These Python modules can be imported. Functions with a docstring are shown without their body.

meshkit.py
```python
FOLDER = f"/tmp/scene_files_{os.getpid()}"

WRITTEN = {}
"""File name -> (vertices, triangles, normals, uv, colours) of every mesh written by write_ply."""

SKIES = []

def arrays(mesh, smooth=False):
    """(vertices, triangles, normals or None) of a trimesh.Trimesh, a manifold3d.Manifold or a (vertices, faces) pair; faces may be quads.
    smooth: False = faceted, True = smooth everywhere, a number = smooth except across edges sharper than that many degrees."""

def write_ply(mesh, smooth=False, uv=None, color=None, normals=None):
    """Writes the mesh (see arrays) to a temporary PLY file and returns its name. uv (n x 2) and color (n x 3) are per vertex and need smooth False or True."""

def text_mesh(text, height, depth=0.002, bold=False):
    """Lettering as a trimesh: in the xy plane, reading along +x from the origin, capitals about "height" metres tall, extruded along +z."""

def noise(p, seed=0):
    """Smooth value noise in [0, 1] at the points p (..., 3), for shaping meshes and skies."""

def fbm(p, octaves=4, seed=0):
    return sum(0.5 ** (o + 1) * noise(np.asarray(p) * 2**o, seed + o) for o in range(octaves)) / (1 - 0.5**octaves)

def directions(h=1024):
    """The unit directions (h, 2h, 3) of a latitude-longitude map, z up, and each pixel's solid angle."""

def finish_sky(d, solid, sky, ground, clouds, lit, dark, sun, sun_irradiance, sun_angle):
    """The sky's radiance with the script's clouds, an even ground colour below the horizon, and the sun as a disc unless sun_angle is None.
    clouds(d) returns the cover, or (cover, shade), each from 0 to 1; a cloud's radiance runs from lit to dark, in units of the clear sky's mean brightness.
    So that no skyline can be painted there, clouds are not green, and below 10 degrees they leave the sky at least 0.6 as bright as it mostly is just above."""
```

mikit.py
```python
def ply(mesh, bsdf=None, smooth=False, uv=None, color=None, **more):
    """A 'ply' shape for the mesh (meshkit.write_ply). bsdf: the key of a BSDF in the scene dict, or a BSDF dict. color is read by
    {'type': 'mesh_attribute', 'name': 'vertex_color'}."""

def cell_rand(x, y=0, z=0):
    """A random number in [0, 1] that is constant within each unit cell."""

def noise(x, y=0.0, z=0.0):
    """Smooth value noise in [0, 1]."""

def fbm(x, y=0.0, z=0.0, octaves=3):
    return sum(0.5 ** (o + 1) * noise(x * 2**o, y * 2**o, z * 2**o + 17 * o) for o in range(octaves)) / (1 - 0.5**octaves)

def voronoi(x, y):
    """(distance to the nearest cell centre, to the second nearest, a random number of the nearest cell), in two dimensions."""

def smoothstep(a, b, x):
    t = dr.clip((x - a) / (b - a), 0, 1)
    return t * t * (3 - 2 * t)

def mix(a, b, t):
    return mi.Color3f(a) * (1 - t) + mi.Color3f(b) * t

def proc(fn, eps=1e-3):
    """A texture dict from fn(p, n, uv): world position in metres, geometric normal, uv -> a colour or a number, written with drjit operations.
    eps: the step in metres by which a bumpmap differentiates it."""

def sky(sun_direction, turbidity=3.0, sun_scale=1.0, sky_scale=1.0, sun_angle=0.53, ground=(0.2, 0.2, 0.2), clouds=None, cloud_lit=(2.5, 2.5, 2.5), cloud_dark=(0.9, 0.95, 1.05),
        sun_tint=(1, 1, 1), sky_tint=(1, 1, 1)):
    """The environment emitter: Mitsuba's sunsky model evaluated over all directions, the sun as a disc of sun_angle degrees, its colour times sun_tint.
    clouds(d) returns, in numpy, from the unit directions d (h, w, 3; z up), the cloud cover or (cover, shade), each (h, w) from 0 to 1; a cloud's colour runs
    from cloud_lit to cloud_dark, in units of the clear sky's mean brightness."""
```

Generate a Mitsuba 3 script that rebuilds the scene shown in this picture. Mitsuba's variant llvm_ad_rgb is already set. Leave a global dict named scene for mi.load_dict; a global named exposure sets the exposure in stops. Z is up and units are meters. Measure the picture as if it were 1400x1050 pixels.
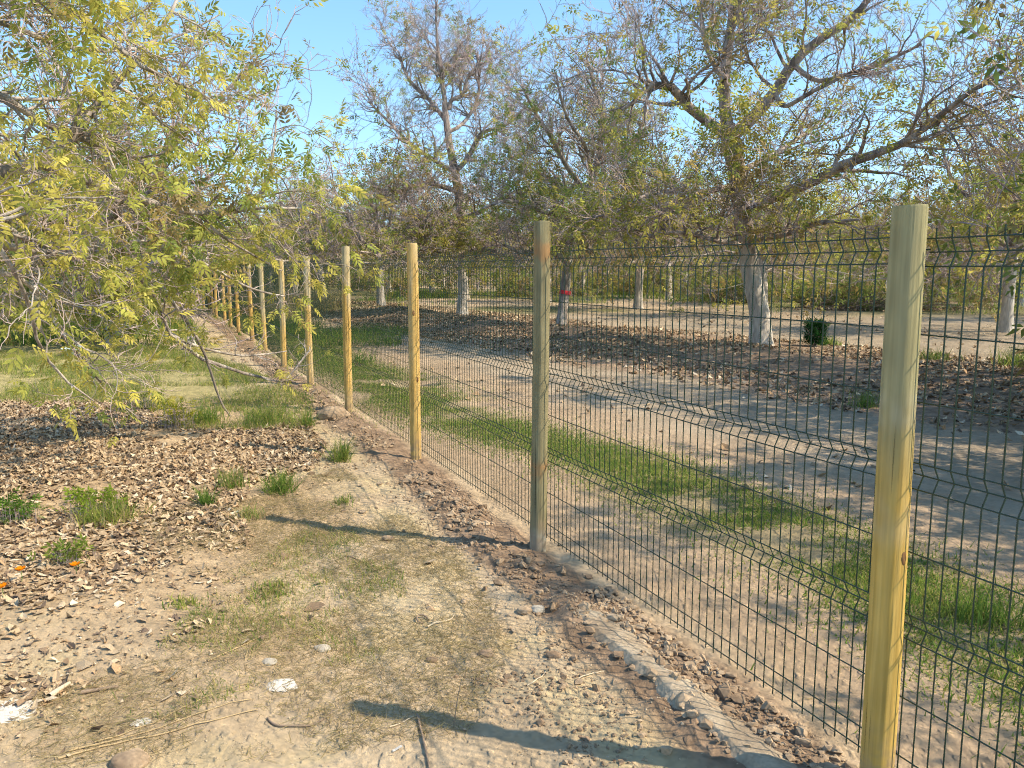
import math
import numpy as np
import trimesh
import drjit as dr
import mitsuba as mi
import mikit
import meshkit
from mikit import noise, fbm, voronoi, smoothstep, mix, proc

T = mi.ScalarTransform4f
scene, labels = {}, {}

# ------------------------------------------------------------------ camera, sky, exposure
CAM_H, PITCH, FOCAL = 1.67, math.radians(8.1), 1100.0          # focal length in pixels of a 1400 px wide frame
FWD = np.array([0, math.cos(PITCH), -math.sin(PITCH)])
UP = np.array([0, math.sin(PITCH), math.cos(PITCH)])
scene['camera'] = {'type': 'perspective', 'fov': 2 * math.degrees(math.atan(700 / FOCAL)), 'fov_axis': 'x', 'near_clip': 0.05, 'far_clip': 6000.0,
                   'to_world': T().look_at(origin=[0, 0, CAM_H], target=[0, float(FWD[1]), CAM_H + float(FWD[2])], up=[0, 0, 1])}
SUN = [0.672, -0.208, 0.713]
scene['sky'] = mikit.sky(SUN, turbidity=3.5, sky_scale=1.55, ground=(0.22, 0.18, 0.12), sky_tint=(0.84, 1.03, 1.08), sun_tint=(0.97, 1.0, 1.04))
exposure = 2.3


def at(px, py, D):
    """The point at depth D (metres along y) that the photograph shows at that pixel."""
    r = FWD + (px - 700) / FOCAL * np.array([1.0, 0, 0]) + (525 - py) / FOCAL * UP
    return np.array([0, 0, CAM_H]) + r * (D / r[1])


def gnd(px, py):
    r = FWD + (px - 700) / FOCAL * np.array([1.0, 0, 0]) + (525 - py) / FOCAL * UP
    return np.array([0, 0, CAM_H]) + r * (-CAM_H / r[2])


# ------------------------------------------------------------------ bookkeeping
used = {}


def numbered(name):
    n = used.get(name, -1) + 1
    used[name] = n
    return name if n == 0 else f'{name}_{n:03d}'


def put(key, mesh, bsdf, smooth=False, color=None):
    scene[key] = mikit.ply(mesh, bsdf, smooth=smooth, color=color)
    return key


def thing(name, label, cat, group=None):
    key = numbered(name)
    labels[key] = {'label': label, 'category': cat}
    if group:
        labels[key]['group'] = group
    return key


def part(parent, name, mesh, bsdf, smooth=False, color=None, stuff=False, label=None):
    key = numbered(parent + '__' + name)
    put(key, mesh, bsdf, smooth, color)
    if stuff or label:
        labels[key] = {}
        if stuff:
            labels[key]['kind'] = 'stuff'
        if label:
            labels[key]['label'] = label
    return key


def stuff(name, label, mesh, bsdf, smooth=False, color=None, cat=None):
    key = numbered(name)
    put(key, mesh, bsdf, smooth, color)
    labels[key] = {'label': label, 'category': cat or name.replace('_', ' '), 'kind': 'stuff'}
    return key


# ------------------------------------------------------------------ fence line and ground shape
POST_PX = [(1195, None), (737, 750), (570, 628), (478, 563), (425, 527), (389, 503), (362, 480)]
POST_XY = [gnd(x, y)[:2] if y else None for x, y in POST_PX]
F_DIR = (POST_XY[6] - POST_XY[1]) / np.linalg.norm(POST_XY[6] - POST_XY[1])
POST_XY[0] = POST_XY[1] - F_DIR * 2.5 + np.array([-0.012, 0.0])
for k in range(7, 15):
    POST_XY.append(POST_XY[6] + F_DIR * 2.6 * (k - 6) + np.array([0.04 * math.sin(k * 2.1), 0]))
POST_XY.insert(0, POST_XY[0] - F_DIR * 2.5)           # a post behind the frame's edge that carries the nearest panel
F_N = np.array([F_DIR[1], -F_DIR[0]])                  # towards the orchard
F_O = POST_XY[2]


def fence_coords(x, y):
    dx, dy = x - F_O[0], y - F_O[1]
    return dx * F_N[0] + dy * F_N[1], dx * F_DIR[0] + dy * F_DIR[1]


ROW_A, ROW_DIR = np.array([5.49, 17.7]), np.array([-0.51, 0.86])      # first orchard row beyond the fence
ROW_N = np.array([0.86, 0.51])


def row_dist(x, y):
    return (x - ROW_A[0]) * ROW_N[0] + (y - ROW_A[1]) * ROW_N[1]


def height(x, y):
    x, y = np.asarray(x, float), np.asarray(y, float)
    z0 = np.zeros_like(x)
    P = lambda f, o: np.stack([x * f + o, y * f + o, z0], -1)
    d, s = fence_coords(x, y)
    near = np.exp(-(np.hypot(x, y) / 40.0) ** 2)
    h = (meshkit.fbm(P(0.4, 3), 3, 1) - 0.5) * 0.07 * near + (meshkit.fbm(P(2.6, 9), 3, 2) - 0.5) * 0.045 * near
    fine = np.exp(-(np.hypot(x, y - 3) / 7.0) ** 4)
    rough = np.clip((d + 1.6) / 1.0, 0, 1) * np.clip((0.25 - d) / 0.3, 0, 1)
    h = h + fine * (meshkit.fbm(P(11.0, 5), 3, 3) - 0.5) * (0.02 + 0.035 * rough)
    strip = np.exp(-((d + 0.2 - 0.05 * np.sin(s * 1.3)) / 0.14) ** 2)
    h = h + strip * (0.015 + 0.09 * (meshkit.fbm(P(7.0, 2), 3, 4) - 0.42)) * np.exp(-(np.hypot(x, y) / 30) ** 2)
    e = row_dist(x, y)
    h = h + 0.22 * np.exp(-((e + 2.0) / 1.2) ** 2) * (0.4 + meshkit.fbm(P(0.5, 7), 2, 5)) * np.clip((np.hypot(x, y) - 9) / 4, 0, 1) * np.clip((d - 3) / 2, 0, 1)
    return h


def axis(a, b, step, lo, hi, grow):
    mid, out = np.arange(a, b, step), [[], []]
    for q, (start, end, sg) in enumerate(((a, lo, -1), (b, hi, 1))):
        v, st = start, step
        while sg * (end - v) > 0:
            st *= grow
            v += sg * st
            out[q].append(v)
    return np.concatenate([out[0][::-1], mid, out[1]])


gx = axis(-4.2, 3.2, 0.036, -2500, 2500, 1.09)
gy = axis(1.9, 8.0, 0.036, -800, 3500, 1.055)
GX, GY = np.meshgrid(gx, gy, indexing='ij')
gv = np.stack([GX, GY, height(GX, GY)], -1).reshape(-1, 3)
ni, nj = GX.shape
idx = np.arange(ni * nj).reshape(ni, nj)
gf = np.stack([idx[:-1, :-1], idx[1:, :-1], idx[1:, 1:], idx[:-1, 1:]], -1).reshape(-1, 4)

FX, FY, NX, NY, DX, DY = (float(v) for v in (F_O[0], F_O[1], F_N[0], F_N[1], F_DIR[0], F_DIR[1]))


def ground_zones(p):
    d = (p.x - FX) * NX + (p.y - FY) * NY
    s = (p.x - FX) * DX + (p.y - FY) * DY
    w = fbm(p.x * 0.9, p.y * 0.9, 0.0, 3) - 0.5
    e = (p.x - 5.49) * 0.86 + (p.y - 17.7) * 0.51
    litter_left = smoothstep(-0.9, -1.7, d + 1.6 * w + 0.12 * (5.0 - p.y) * dr.select(p.y < 5.0, 1.0, 0.0)) * smoothstep(11.3, 10.0, p.y + 2 * w) * smoothstep(2.2, 3.8, p.y + 0.35 * p.x + 2 * w)
    grass_left = smoothstep(-0.5, -1.2, d + w) * smoothstep(9.6, 10.8, p.y + 2 * w) * smoothstep(19.0, 17.0, p.y + 3 * w)
    mid = 1.47 - 0.55 * smoothstep(2.0, 6.0, s)
    strip = smoothstep(0.75, 0.35, dr.abs(d + 0.7 * w - mid))
    litter_row = smoothstep(3.7, 2.7, dr.abs(e + 2.0 + 1.8 * w)) * smoothstep(2.6, 3.2, d)
    soil = smoothstep(0.30, 0.16, dr.abs(d + 0.2 + 0.3 * w))
    return d, s, w, e, litter_left, grass_left, strip, litter_row, soil


def ground_color(p, n, uv):
    d, s, w, e, ll, gl, strip, lr, soil = ground_zones(p)
    n1 = fbm(p.x * 1.7, p.y * 1.7, 3.0, 4)
    n2 = fbm(p.x * 14, p.y * 14, 1.0, 3)
    n3 = noise(p.x * 75, p.y * 75)
    tan = mix((0.29, 0.215, 0.13), (0.43, 0.345, 0.23), n1)
    track = mix((0.22, 0.175, 0.12), (0.335, 0.275, 0.195), n1)
    c = mix(tan, mix((0.24, 0.175, 0.11), (0.37, 0.28, 0.185), n1), smoothstep(0.0, 0.3, d + 0.3 * w))
    c = mix(c, track, smoothstep(2.4, 3.2, d + w))
    straw = smoothstep(0.5, 0.72, fbm(p.x * 2.3, p.y * 2.3, 7.0, 3)) * smoothstep(-0.15, -0.6, d)
    c = mix(c, mi.Color3f(0.40, 0.325, 0.18), straw * 0.5)
    c = mix(c, mix((0.22, 0.15, 0.085), (0.38, 0.28, 0.165), n2), ll * 0.75)
    c = mix(c, mix((0.15, 0.15, 0.05), (0.27, 0.24, 0.10), n2), gl * 0.75)
    c = mix(c, mi.Color3f(0.17, 0.155, 0.07), strip * 0.5)
    c = mix(c, mix((0.13, 0.085, 0.055), (0.27, 0.19, 0.13), n2), lr * 0.8)
    c = mix(c, mix((0.13, 0.085, 0.055), (0.27, 0.19, 0.125), n2), soil * 0.9)
    far = smoothstep(26.0, 34.0, p.y)
    c = mix(c, mix((0.12, 0.12, 0.045), (0.34, 0.26, 0.17), smoothstep(0.38, 0.62, fbm(p.x * 0.25, p.y * 0.12, 9.0, 3))), far * 0.9)
    return c * (0.72 + 0.36 * n2 + 0.2 * n3)


def ground_bump(p, n, uv):
    d = (p.x - FX) * NX + (p.y - FY) * NY
    return 0.016 * fbm(p.x * 30, p.y * 30, 2.0, 5) + 0.006 * smoothstep(0.55, 0.8, noise(p.x * 40, p.y * 40, 5.0))


scene['ground_mat'] = {'type': 'bumpmap', 'arbitrary': proc(ground_bump, 2e-3), 'scale': 1.0,
                       'bsdf': {'type': 'principled', 'base_color': proc(ground_color), 'roughness': 0.95, 'specular': 0.15}}
put('ground', (gv, gf), 'ground_mat', smooth=True)
labels['ground'] = {'label': 'bare tan earth with straw, grass and fallen leaves running under the fence', 'category': 'ground', 'kind': 'structure'}

# ------------------------------------------------------------------ materials
VC = {'type': 'mesh_attribute', 'name': 'vertex_color'}
scene['leaf_mat'] = {'type': 'principledthin', 'base_color': VC, 'roughness': 0.55, 'diff_trans': 1.15, 'spec_trans': 0.0, 'eta': 1.4}
scene['dry_leaf_mat'] = {'type': 'twosided', 'bsdf': {'type': 'principled', 'base_color': VC, 'roughness': 0.75, 'specular': 0.3}}
scene['twig_mat'] = {'type': 'principled', 'base_color': {'type': 'rgb', 'value': [0.47, 0.37, 0.335]}, 'roughness': 0.8, 'specular': 0.25}


def bark_color(p, n, uv):
    a = fbm(p.x * 9, p.y * 9, p.z * 2.5, 4)
    b = noise(p.x * 45, p.y * 45, p.z * 9)
    return mix((0.22, 0.185, 0.155), (0.50, 0.45, 0.39), smoothstep(0.3, 0.75, a)) * (0.7 + 0.5 * b)


def pale_bark_color(p, n, uv):
    a = fbm(p.x * 8, p.y * 8, p.z * 2.0, 4)
    b = noise(p.x * 40, p.y * 40, p.z * 8)
    lime = smoothstep(2.3, 1.7, p.z + 0.8 * (fbm(p.x * 3, p.y * 3, p.z * 2) - 0.5))
    c = mix((0.18, 0.145, 0.125), (0.45, 0.385, 0.34), smoothstep(0.3, 0.7, a))
    return mix(c, mix((0.36, 0.32, 0.26), (0.62, 0.58, 0.5), a), lime * 0.85) * (0.75 + 0.45 * b)


def bark_bump(p, n, uv):
    return 0.02 * fbm(p.x * 22, p.y * 22, p.z * 5, 3)


for nm, fn in (('bark_mat', bark_color), ('pale_bark_mat', pale_bark_color)):
    scene[nm] = {'type': 'bumpmap', 'arbitrary': proc(bark_bump, 3e-3), 'scale': 1.0, 'bsdf': {'type': 'principled', 'base_color': proc(fn), 'roughness': 0.9, 'specular': 0.2}}


def grain(p):
    g = fbm(p.x * 70, p.y * 70, p.z * 1.6, 3)
    return g, fbm(p.x * 9, p.y * 9, p.z * 1.1, 3)


def cracks(p):
    a = noise(p.x * 130, p.y * 130, p.z * 0.9)
    return smoothstep(0.80, 0.86, a) * smoothstep(0.35, 0.6, noise(p.x * 9, p.y * 9, p.z * 2.2))


def weather(c, p):
    streak = fbm(p.x * 160, p.y * 160, p.z * 3.0, 2)
    c = c * (0.80 + 0.40 * streak)
    c = mix(c, c * 0.28, cracks(p) * 0.85)
    dirt = smoothstep(0.30, 0.02, p.z + 0.25 * (fbm(p.x * 16, p.y * 16, p.z * 12) - 0.5)) * smoothstep(0.25, 0.6, fbm(p.x * 30, p.y * 30, p.z * 30))
    return mix(c, mi.Color3f(0.30, 0.22, 0.14), dirt * 0.75)


def honey_wood(p, n, uv):
    g, b = grain(p)
    c = mix((0.47, 0.285, 0.07), (0.64, 0.45, 0.165), g)
    c = mix(c, mi.Color3f(0.47, 0.40, 0.24), smoothstep(0.45, 0.75, b + 0.12 * (p.z - 0.9)))
    return weather(c * (0.82 + 0.3 * noise(p.x * 30, p.y * 30, p.z * 14)), p)


def near_post_wood(p, n, uv):
    g, b = grain(p)
    low = mix((0.40, 0.25, 0.045), (0.57, 0.40, 0.12), g)
    high = mix((0.235, 0.215, 0.105), (0.36, 0.325, 0.175), g)
    c = mix(low, high, smoothstep(0.95, 1.4, p.z + 0.5 * (b - 0.5)))
    pale = dr.maximum(smoothstep(0.11, 0.03, dr.abs(p.z - 0.93 + 0.1 * (b - 0.5))), smoothstep(0.08, 0.02, dr.abs(p.z - 1.27 + 0.1 * (b - 0.5))))
    c = mix(c, mi.Color3f(0.60, 0.57, 0.46), pale * 0.16 * smoothstep(0.3, 0.6, fbm(p.x * 20, p.y * 20, p.z * 6)))
    return weather(c * (0.86 + 0.24 * noise(p.x * 30, p.y * 30, p.z * 12)), p)


def grey_green_wood(p, n, uv):
    g, b = grain(p)
    c = mix((0.16, 0.14, 0.07), (0.30, 0.27, 0.155), g)
    m = fbm(p.x * 14, p.y * 14, p.z * 9)
    stain = dr.maximum(smoothstep(0.14, 0.03, dr.abs(p.z - 1.76 + 0.12 * (m - 0.5))), smoothstep(0.10, 0.02, dr.abs(p.z - 0.5 + 0.12 * (m - 0.5)))) * smoothstep(0.38, 0.6, m)
    c = mix(c, mi.Color3f(0.42, 0.17, 0.05), stain * 0.42)
    foot = smoothstep(0.14, 0.05, p.z + 0.1 * (m - 0.5))
    c = mix(c, mi.Color3f(0.50, 0.46, 0.38), foot * 0.6)
    return weather(c * (0.85 + 0.28 * noise(p.x * 30, p.y * 30, p.z * 12)), p)


def wood_bump(p, n, uv):
    return 0.004 * fbm(p.x * 90, p.y * 90, p.z * 2.5, 3) - 0.004 * cracks(p)


for nm, fn in (('honey_wood_mat', honey_wood), ('near_post_mat', near_post_wood), ('grey_green_wood_mat', grey_green_wood)):
    scene[nm] = {'type': 'bumpmap', 'arbitrary': proc(wood_bump), 'scale': 1.0, 'bsdf': {'type': 'principled', 'base_color': proc(fn), 'roughness': 0.75, 'specular': 0.25}}
scene['knot_mat'] = {'type': 'principled', 'base_color': {'type': 'rgb', 'value': [0.19, 0.10, 0.035]}, 'roughness': 0.7}
scene['end_grain_mat'] = {'type': 'principled', 'base_color': {'type': 'rgb', 'value': [0.38, 0.31, 0.17]}, 'roughness': 0.85}
scene['wire_mat'] = {'type': 'principled', 'base_color': {'type': 'rgb', 'value': [0.016, 0.038, 0.024]}, 'roughness': 0.42, 'specular': 0.5}


# ------------------------------------------------------------------ mesh helpers
def tubes(P, R, S=3, cap=False):
    """P (N, K, 3), R (N, K): N tubes of S sides as one (vertices, triangles) pair."""
    P, R = np.asarray(P, float), np.asarray(R, float)
    N, K, _ = P.shape
    t = np.gradient(P, axis=1)
    t /= np.linalg.norm(t, axis=-1, keepdims=True) + 1e-12
    m = t.mean(1)
    ref = np.where(np.abs(m[:, 2:3]) < 0.8 * np.linalg.norm(m, axis=1, keepdims=True) + 1e-9, [[0, 0, 1.0]], [[1.0, 0, 0]])[:, None]
    a = np.cross(t, np.broadcast_to(ref, t.shape))
    a /= np.linalg.norm(a, axis=-1, keepdims=True) + 1e-12
    b = np.cross(t, a)
    ang = np.arange(S) * 2 * np.pi / S
    v = P[:, :, None] + R[:, :, None, None] * (np.cos(ang)[:, None] * a[:, :, None] + np.sin(ang)[:, None] * b[:, :, None])
    i = np.arange(N * K * S).reshape(N, K, S)
    j = np.roll(i, -1, 2)
    f = np.stack([i[:, :-1], j[:, :-1], j[:, 1:], i[:, 1:]], -1).reshape(-1, 4)
    f = np.vstack([f[:, [0, 1, 2]], f[:, [0, 2, 3]]])
    v = v.reshape(-1, 3)
    if cap:
        c = np.arange(N) + len(v)
        v = np.vstack([v, P[:, -1]])
        e = i[:, -1]
        f = np.vstack([f, np.stack([e, np.roll(e, -1, 1), np.broadcast_to(c[:, None], e.shape)], -1).reshape(-1, 3)])
    return v, f


def join(pairs):
    vs, fs, n = [], [], 0
    for v, f in pairs:
        f = np.asarray(f)
        if f.shape[1] == 4:
            f = np.vstack([f[:, [0, 1, 2]], f[:, [0, 2, 3]]])
        vs.append(v)
        fs.append(f + n)
        n += len(v)
    return np.vstack(vs), np.vstack(fs)


def unit(v):
    return v / (np.linalg.norm(v, axis=-1, keepdims=True) + 1e-12)


def smooth_path(pts, K):
    pts = np.asarray(pts, float)
    from scipy.interpolate import PchipInterpolator
    q = np.r_[0, np.cumsum(np.linalg.norm(np.diff(pts[:, :3], axis=0), axis=1))]
    return PchipInterpolator(q, pts)(np.linspace(0, q[-1], K))


# ------------------------------------------------------------------ fence posts
def post_mesh(x, y, h, r, seed, lean=(0, 0)):
    rg = np.random.default_rng(seed)
    S, K = 56, 46
    z = np.linspace(-0.35, h - 0.012, K)
    th = np.arange(S) * 2 * np.pi / S
    Z, TH = np.meshgrid(z, th, indexing='ij')
    rr = r * (1.04 - 0.05 * (Z / h))
    pp = np.stack([np.cos(TH) * 1.3, np.sin(TH) * 1.3, Z * 1.1 + seed * 7], -1)
    rr = rr * (1 + 0.06 * (meshkit.fbm(pp, 3, seed) - 0.5))
    rr = rr + 0.0007 * (meshkit.noise(np.stack([np.cos(TH) * 14, np.sin(TH) * 14, Z * 1.4 + seed], -1), seed) - 0.5)
    bow = 0.008 * np.sin(Z / h * math.pi + rg.uniform(0, 6))
    X = x + rr * np.cos(TH) + bow + lean[0] * Z / h
    Y = y + rr * np.sin(TH) + lean[1] * Z / h
    v = np.stack([X, Y, Z], -1).reshape(-1, 3)
    i = np.arange(K * S).reshape(K, S)
    j = np.roll(i, -1, 1)
    f = np.stack([i[:-1], j[:-1], j[1:], i[1:]], -1).reshape(-1, 4)
    c = v[i[-1]].mean(0)
    ring = c + (v[i[-1]] - c) * 0.96 + np.array([0, 0, 0.005])
    tilt = rg.uniform(-0.05, 0.05, 2)
    ring[:, 2] += (ring[:, :2] - c[:2]) @ tilt
    i2 = np.arange(S) + len(v)
    v2 = np.vstack([v, ring])
    f2 = np.stack([i[-1], np.roll(i[-1], -1), np.roll(i2, -1), i2], -1)
    body = join([(v2, np.vstack([f, f2]))])
    top = ring + np.array([0, 0, 0.0002])
    cv = np.vstack([top, top.mean(0) + [0, 0, 0.002]])
    cf = np.stack([np.arange(S), np.roll(np.arange(S), -1), np.full(S, S)], -1)
    return body, (cv, cf)


POST_INFO = [   # height, radius, material, lean x, label; counted from the frame's lower right towards the distance
    (1.9, 0.056, 'honey_wood_mat', 0, None),
    (1.86, 0.0495, 'near_post_mat', 0.0, 'thick round timber post nearest the camera, yellow below and grey green above with a knot'),
    (1.95, 0.0475, 'grey_green_wood_mat', 0.0, 'grey green round timber post with orange stains and a pale cracked foot'),
    (1.90, 0.0465, 'honey_wood_mat', -0.02, 'honey yellow round timber post, next after the grey green one with orange stains'),
    (1.94, 0.0465, 'honey_wood_mat', 0.0, 'honey yellow round timber post with a grey top, fourth from the camera'),
    (1.86, 0.0465, 'honey_wood_mat', 0.0, 'yellow round timber post with a leafy twig hanging across it, fifth from the camera'),
    (1.84, 0.0465, 'honey_wood_mat', 0.0, 'yellow round timber post standing sixth from the camera at the end of the low branch'),
    (1.80, 0.0465, 'honey_wood_mat', 0.0, 'yellow round timber post seventh from the camera, behind the tip of the walnut twigs'),
]
for k, xy in enumerate(POST_XY):
    if k == 0:
        continue
    h, r, m, lean, lab = POST_INFO[k] if k < len(POST_INFO) else (1.82, 0.0465, 'honey_wood_mat', 0.0, 'small distant timber post half hidden behind the walnut leaves')
    t = thing('fence_post', lab, 'fence post', 'round timber posts along the mesh fence')
    body, cap = post_mesh(xy[0], xy[1], h, r, 11 + k, (lean, 0))
    part(t, 'shaft', body, m, smooth=50)
    part(t, 'end_grain', cap, 'end_grain_mat')
    if k in (1, 3):
        rg = np.random.default_rng(50 + k)
        for z, az in ([(0.455, -0.62), (0.62, -0.45), (0.80, -1.05)] if k == 1 else [(1.3, -1.3), (0.72, -0.9)]):
            c = np.array([xy[0] + lean * z / h, xy[1], z])
            out = np.array([math.cos(az), math.sin(az), 0])
            s = trimesh.creation.icosphere(2, 1.0)
            w = np.array(s.vertices)
            w *= (1 + 0.5 * (meshkit.fbm(w * 2.0 + k + z, 3, 4) - 0.5))[:, None]
            side = np.array([-out[1], out[0], 0])
            v = c + out * (r * 1.0) + (w[:, :1] * 0.005) * out + (w[:, 1:2] * 0.011) * side + (w[:, 2:] * 0.026) * np.array([0, 0, 1.0])
            part(t, 'knot', (v, s.faces), 'knot_mat', smooth=True)

# ------------------------------------------------------------------ mesh fence panels
WIRE_R = 0.0024
ROWS = [(1.765, 0), (1.725, 1), (1.683, 0), (1.485, 0), (1.285, 0), (1.095, 0), (1.055, 1), (1.013, 0), (0.815, 0), (0.62, 0), (0.58, 1), (0.54, 0), (0.34, 0), (0.145, 0), (0.075, 0)]
FOLD = 0.021
zs, ds = [1.797], [0.0]
for z, f in ROWS:
    zs.append(z)
    ds.append(FOLD if f else 0.0)
zs.append(0.05)
ds.append(0.0)
zs, ds = np.array(zs), np.array(ds)


def panel(A, B, label, single, sides):
    t = thing('mesh_fence', label, 'mesh fence', 'bays of the green welded mesh fence')
    A, B = np.asarray(A), np.asarray(B)
    u = (B - A) / np.linalg.norm(B - A)
    n = np.array([u[1], -u[0]])
    L = np.linalg.norm(B - A)
    m = max(2, int(round(L / 0.0525)))
    rg = np.random.default_rng(int(abs(A[0] * 1000)) % 9999)
    sag = rg.uniform(-0.008, 0.008)
    ss = np.linspace(0.0, L, m + 1)[:-1] + 0.012
    base = A + n * 0.056
    V = np.zeros((m, len(zs), 3))
    wob = 0.004 * rg.standard_normal((m, 1))
    V[..., :2] = base + ss[:, None, None] * u + ds[None, :, None] * n + 0 * wob[..., None]
    V[..., 2] = zs + sag
    if single:
        for q in range(m):
            part(t, 'vertical_wire', tubes(V[q:q + 1], np.full((1, len(zs)), WIRE_R), sides), 'wire_mat', smooth=True)
    else:
        part(t, 'vertical_wires', tubes(V, np.full(V.shape[:2], WIRE_R * 1.15), sides), 'wire_mat', smooth=True, stuff=True)
    H = []
    for z, f in ROWS:
        K = 12
        q = np.linspace(-0.01, L - 0.01, K)
        pts = np.zeros((1, K, 3))
        pts[0, :, :2] = base + q[:, None] * u + (FOLD if f else 0) * n - n * 0.0042
        pts[0, :, 2] = z + sag + 0.003 * np.sin(q * 2.2 + z * 9)
        H.append(pts)
    H = np.concatenate(H)
    if single:
        for q in range(len(H)):
            part(t, 'horizontal_wire', tubes(H[q:q + 1], np.full((1, 12), WIRE_R), sides), 'wire_mat', smooth=True)
    else:
        part(t, 'horizontal_wires', tubes(H, np.full(H.shape[:2], WIRE_R), sides), 'wire_mat', smooth=True, stuff=True)


PANEL_LABEL = ['green welded mesh panel right of the nearest post, cut by the frame edge', 'green welded mesh panel between the nearest post and the grey green post',
               'green welded mesh panel between the grey green post and the next yellow post', 'green welded mesh panel between the third and fourth posts from the camera',
               'green welded mesh panel between the fourth and fifth posts from the camera', 'green welded mesh panel between the fifth and sixth posts from the camera',
               'green welded mesh panel between the sixth and seventh posts from the camera']
for k in range(len(POST_XY) - 1):
    panel(POST_XY[k], POST_XY[k + 1], PANEL_LABEL[k] if k < 7 else 'distant green mesh panel seen edge on behind the walnut leaves', k < 3, 6 if k < 3 else 3)


# ------------------------------------------------------------------ trees
def rand_perp(t, rg):
    r = rg.standard_normal(t.shape)
    r -= (r * t).sum(-1, keepdims=True) * t
    return unit(r)


def grow(start, dirs, length, r0, r1, K, wob, lift, rg):
    """N random shoots: points (N, K, 3) and radii (N, K)."""
    N = len(start)
    P = np.zeros((N, K, 3))
    P[:, 0] = start
    d = unit(dirs)
    for k in range(1, K):
        d = unit(d + wob * rg.standard_normal((N, 3)) + np.array([0, 0, 1.0]) * np.broadcast_to(lift, (N,))[:, None])
        P[:, k] = P[:, k - 1] + d * (np.asarray(length) / (K - 1))[:, None]
    w = np.linspace(0, 1, K)
    return P, np.asarray(r0)[:, None] * (1 - w) + np.asarray(r1)[:, None] * w


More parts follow.
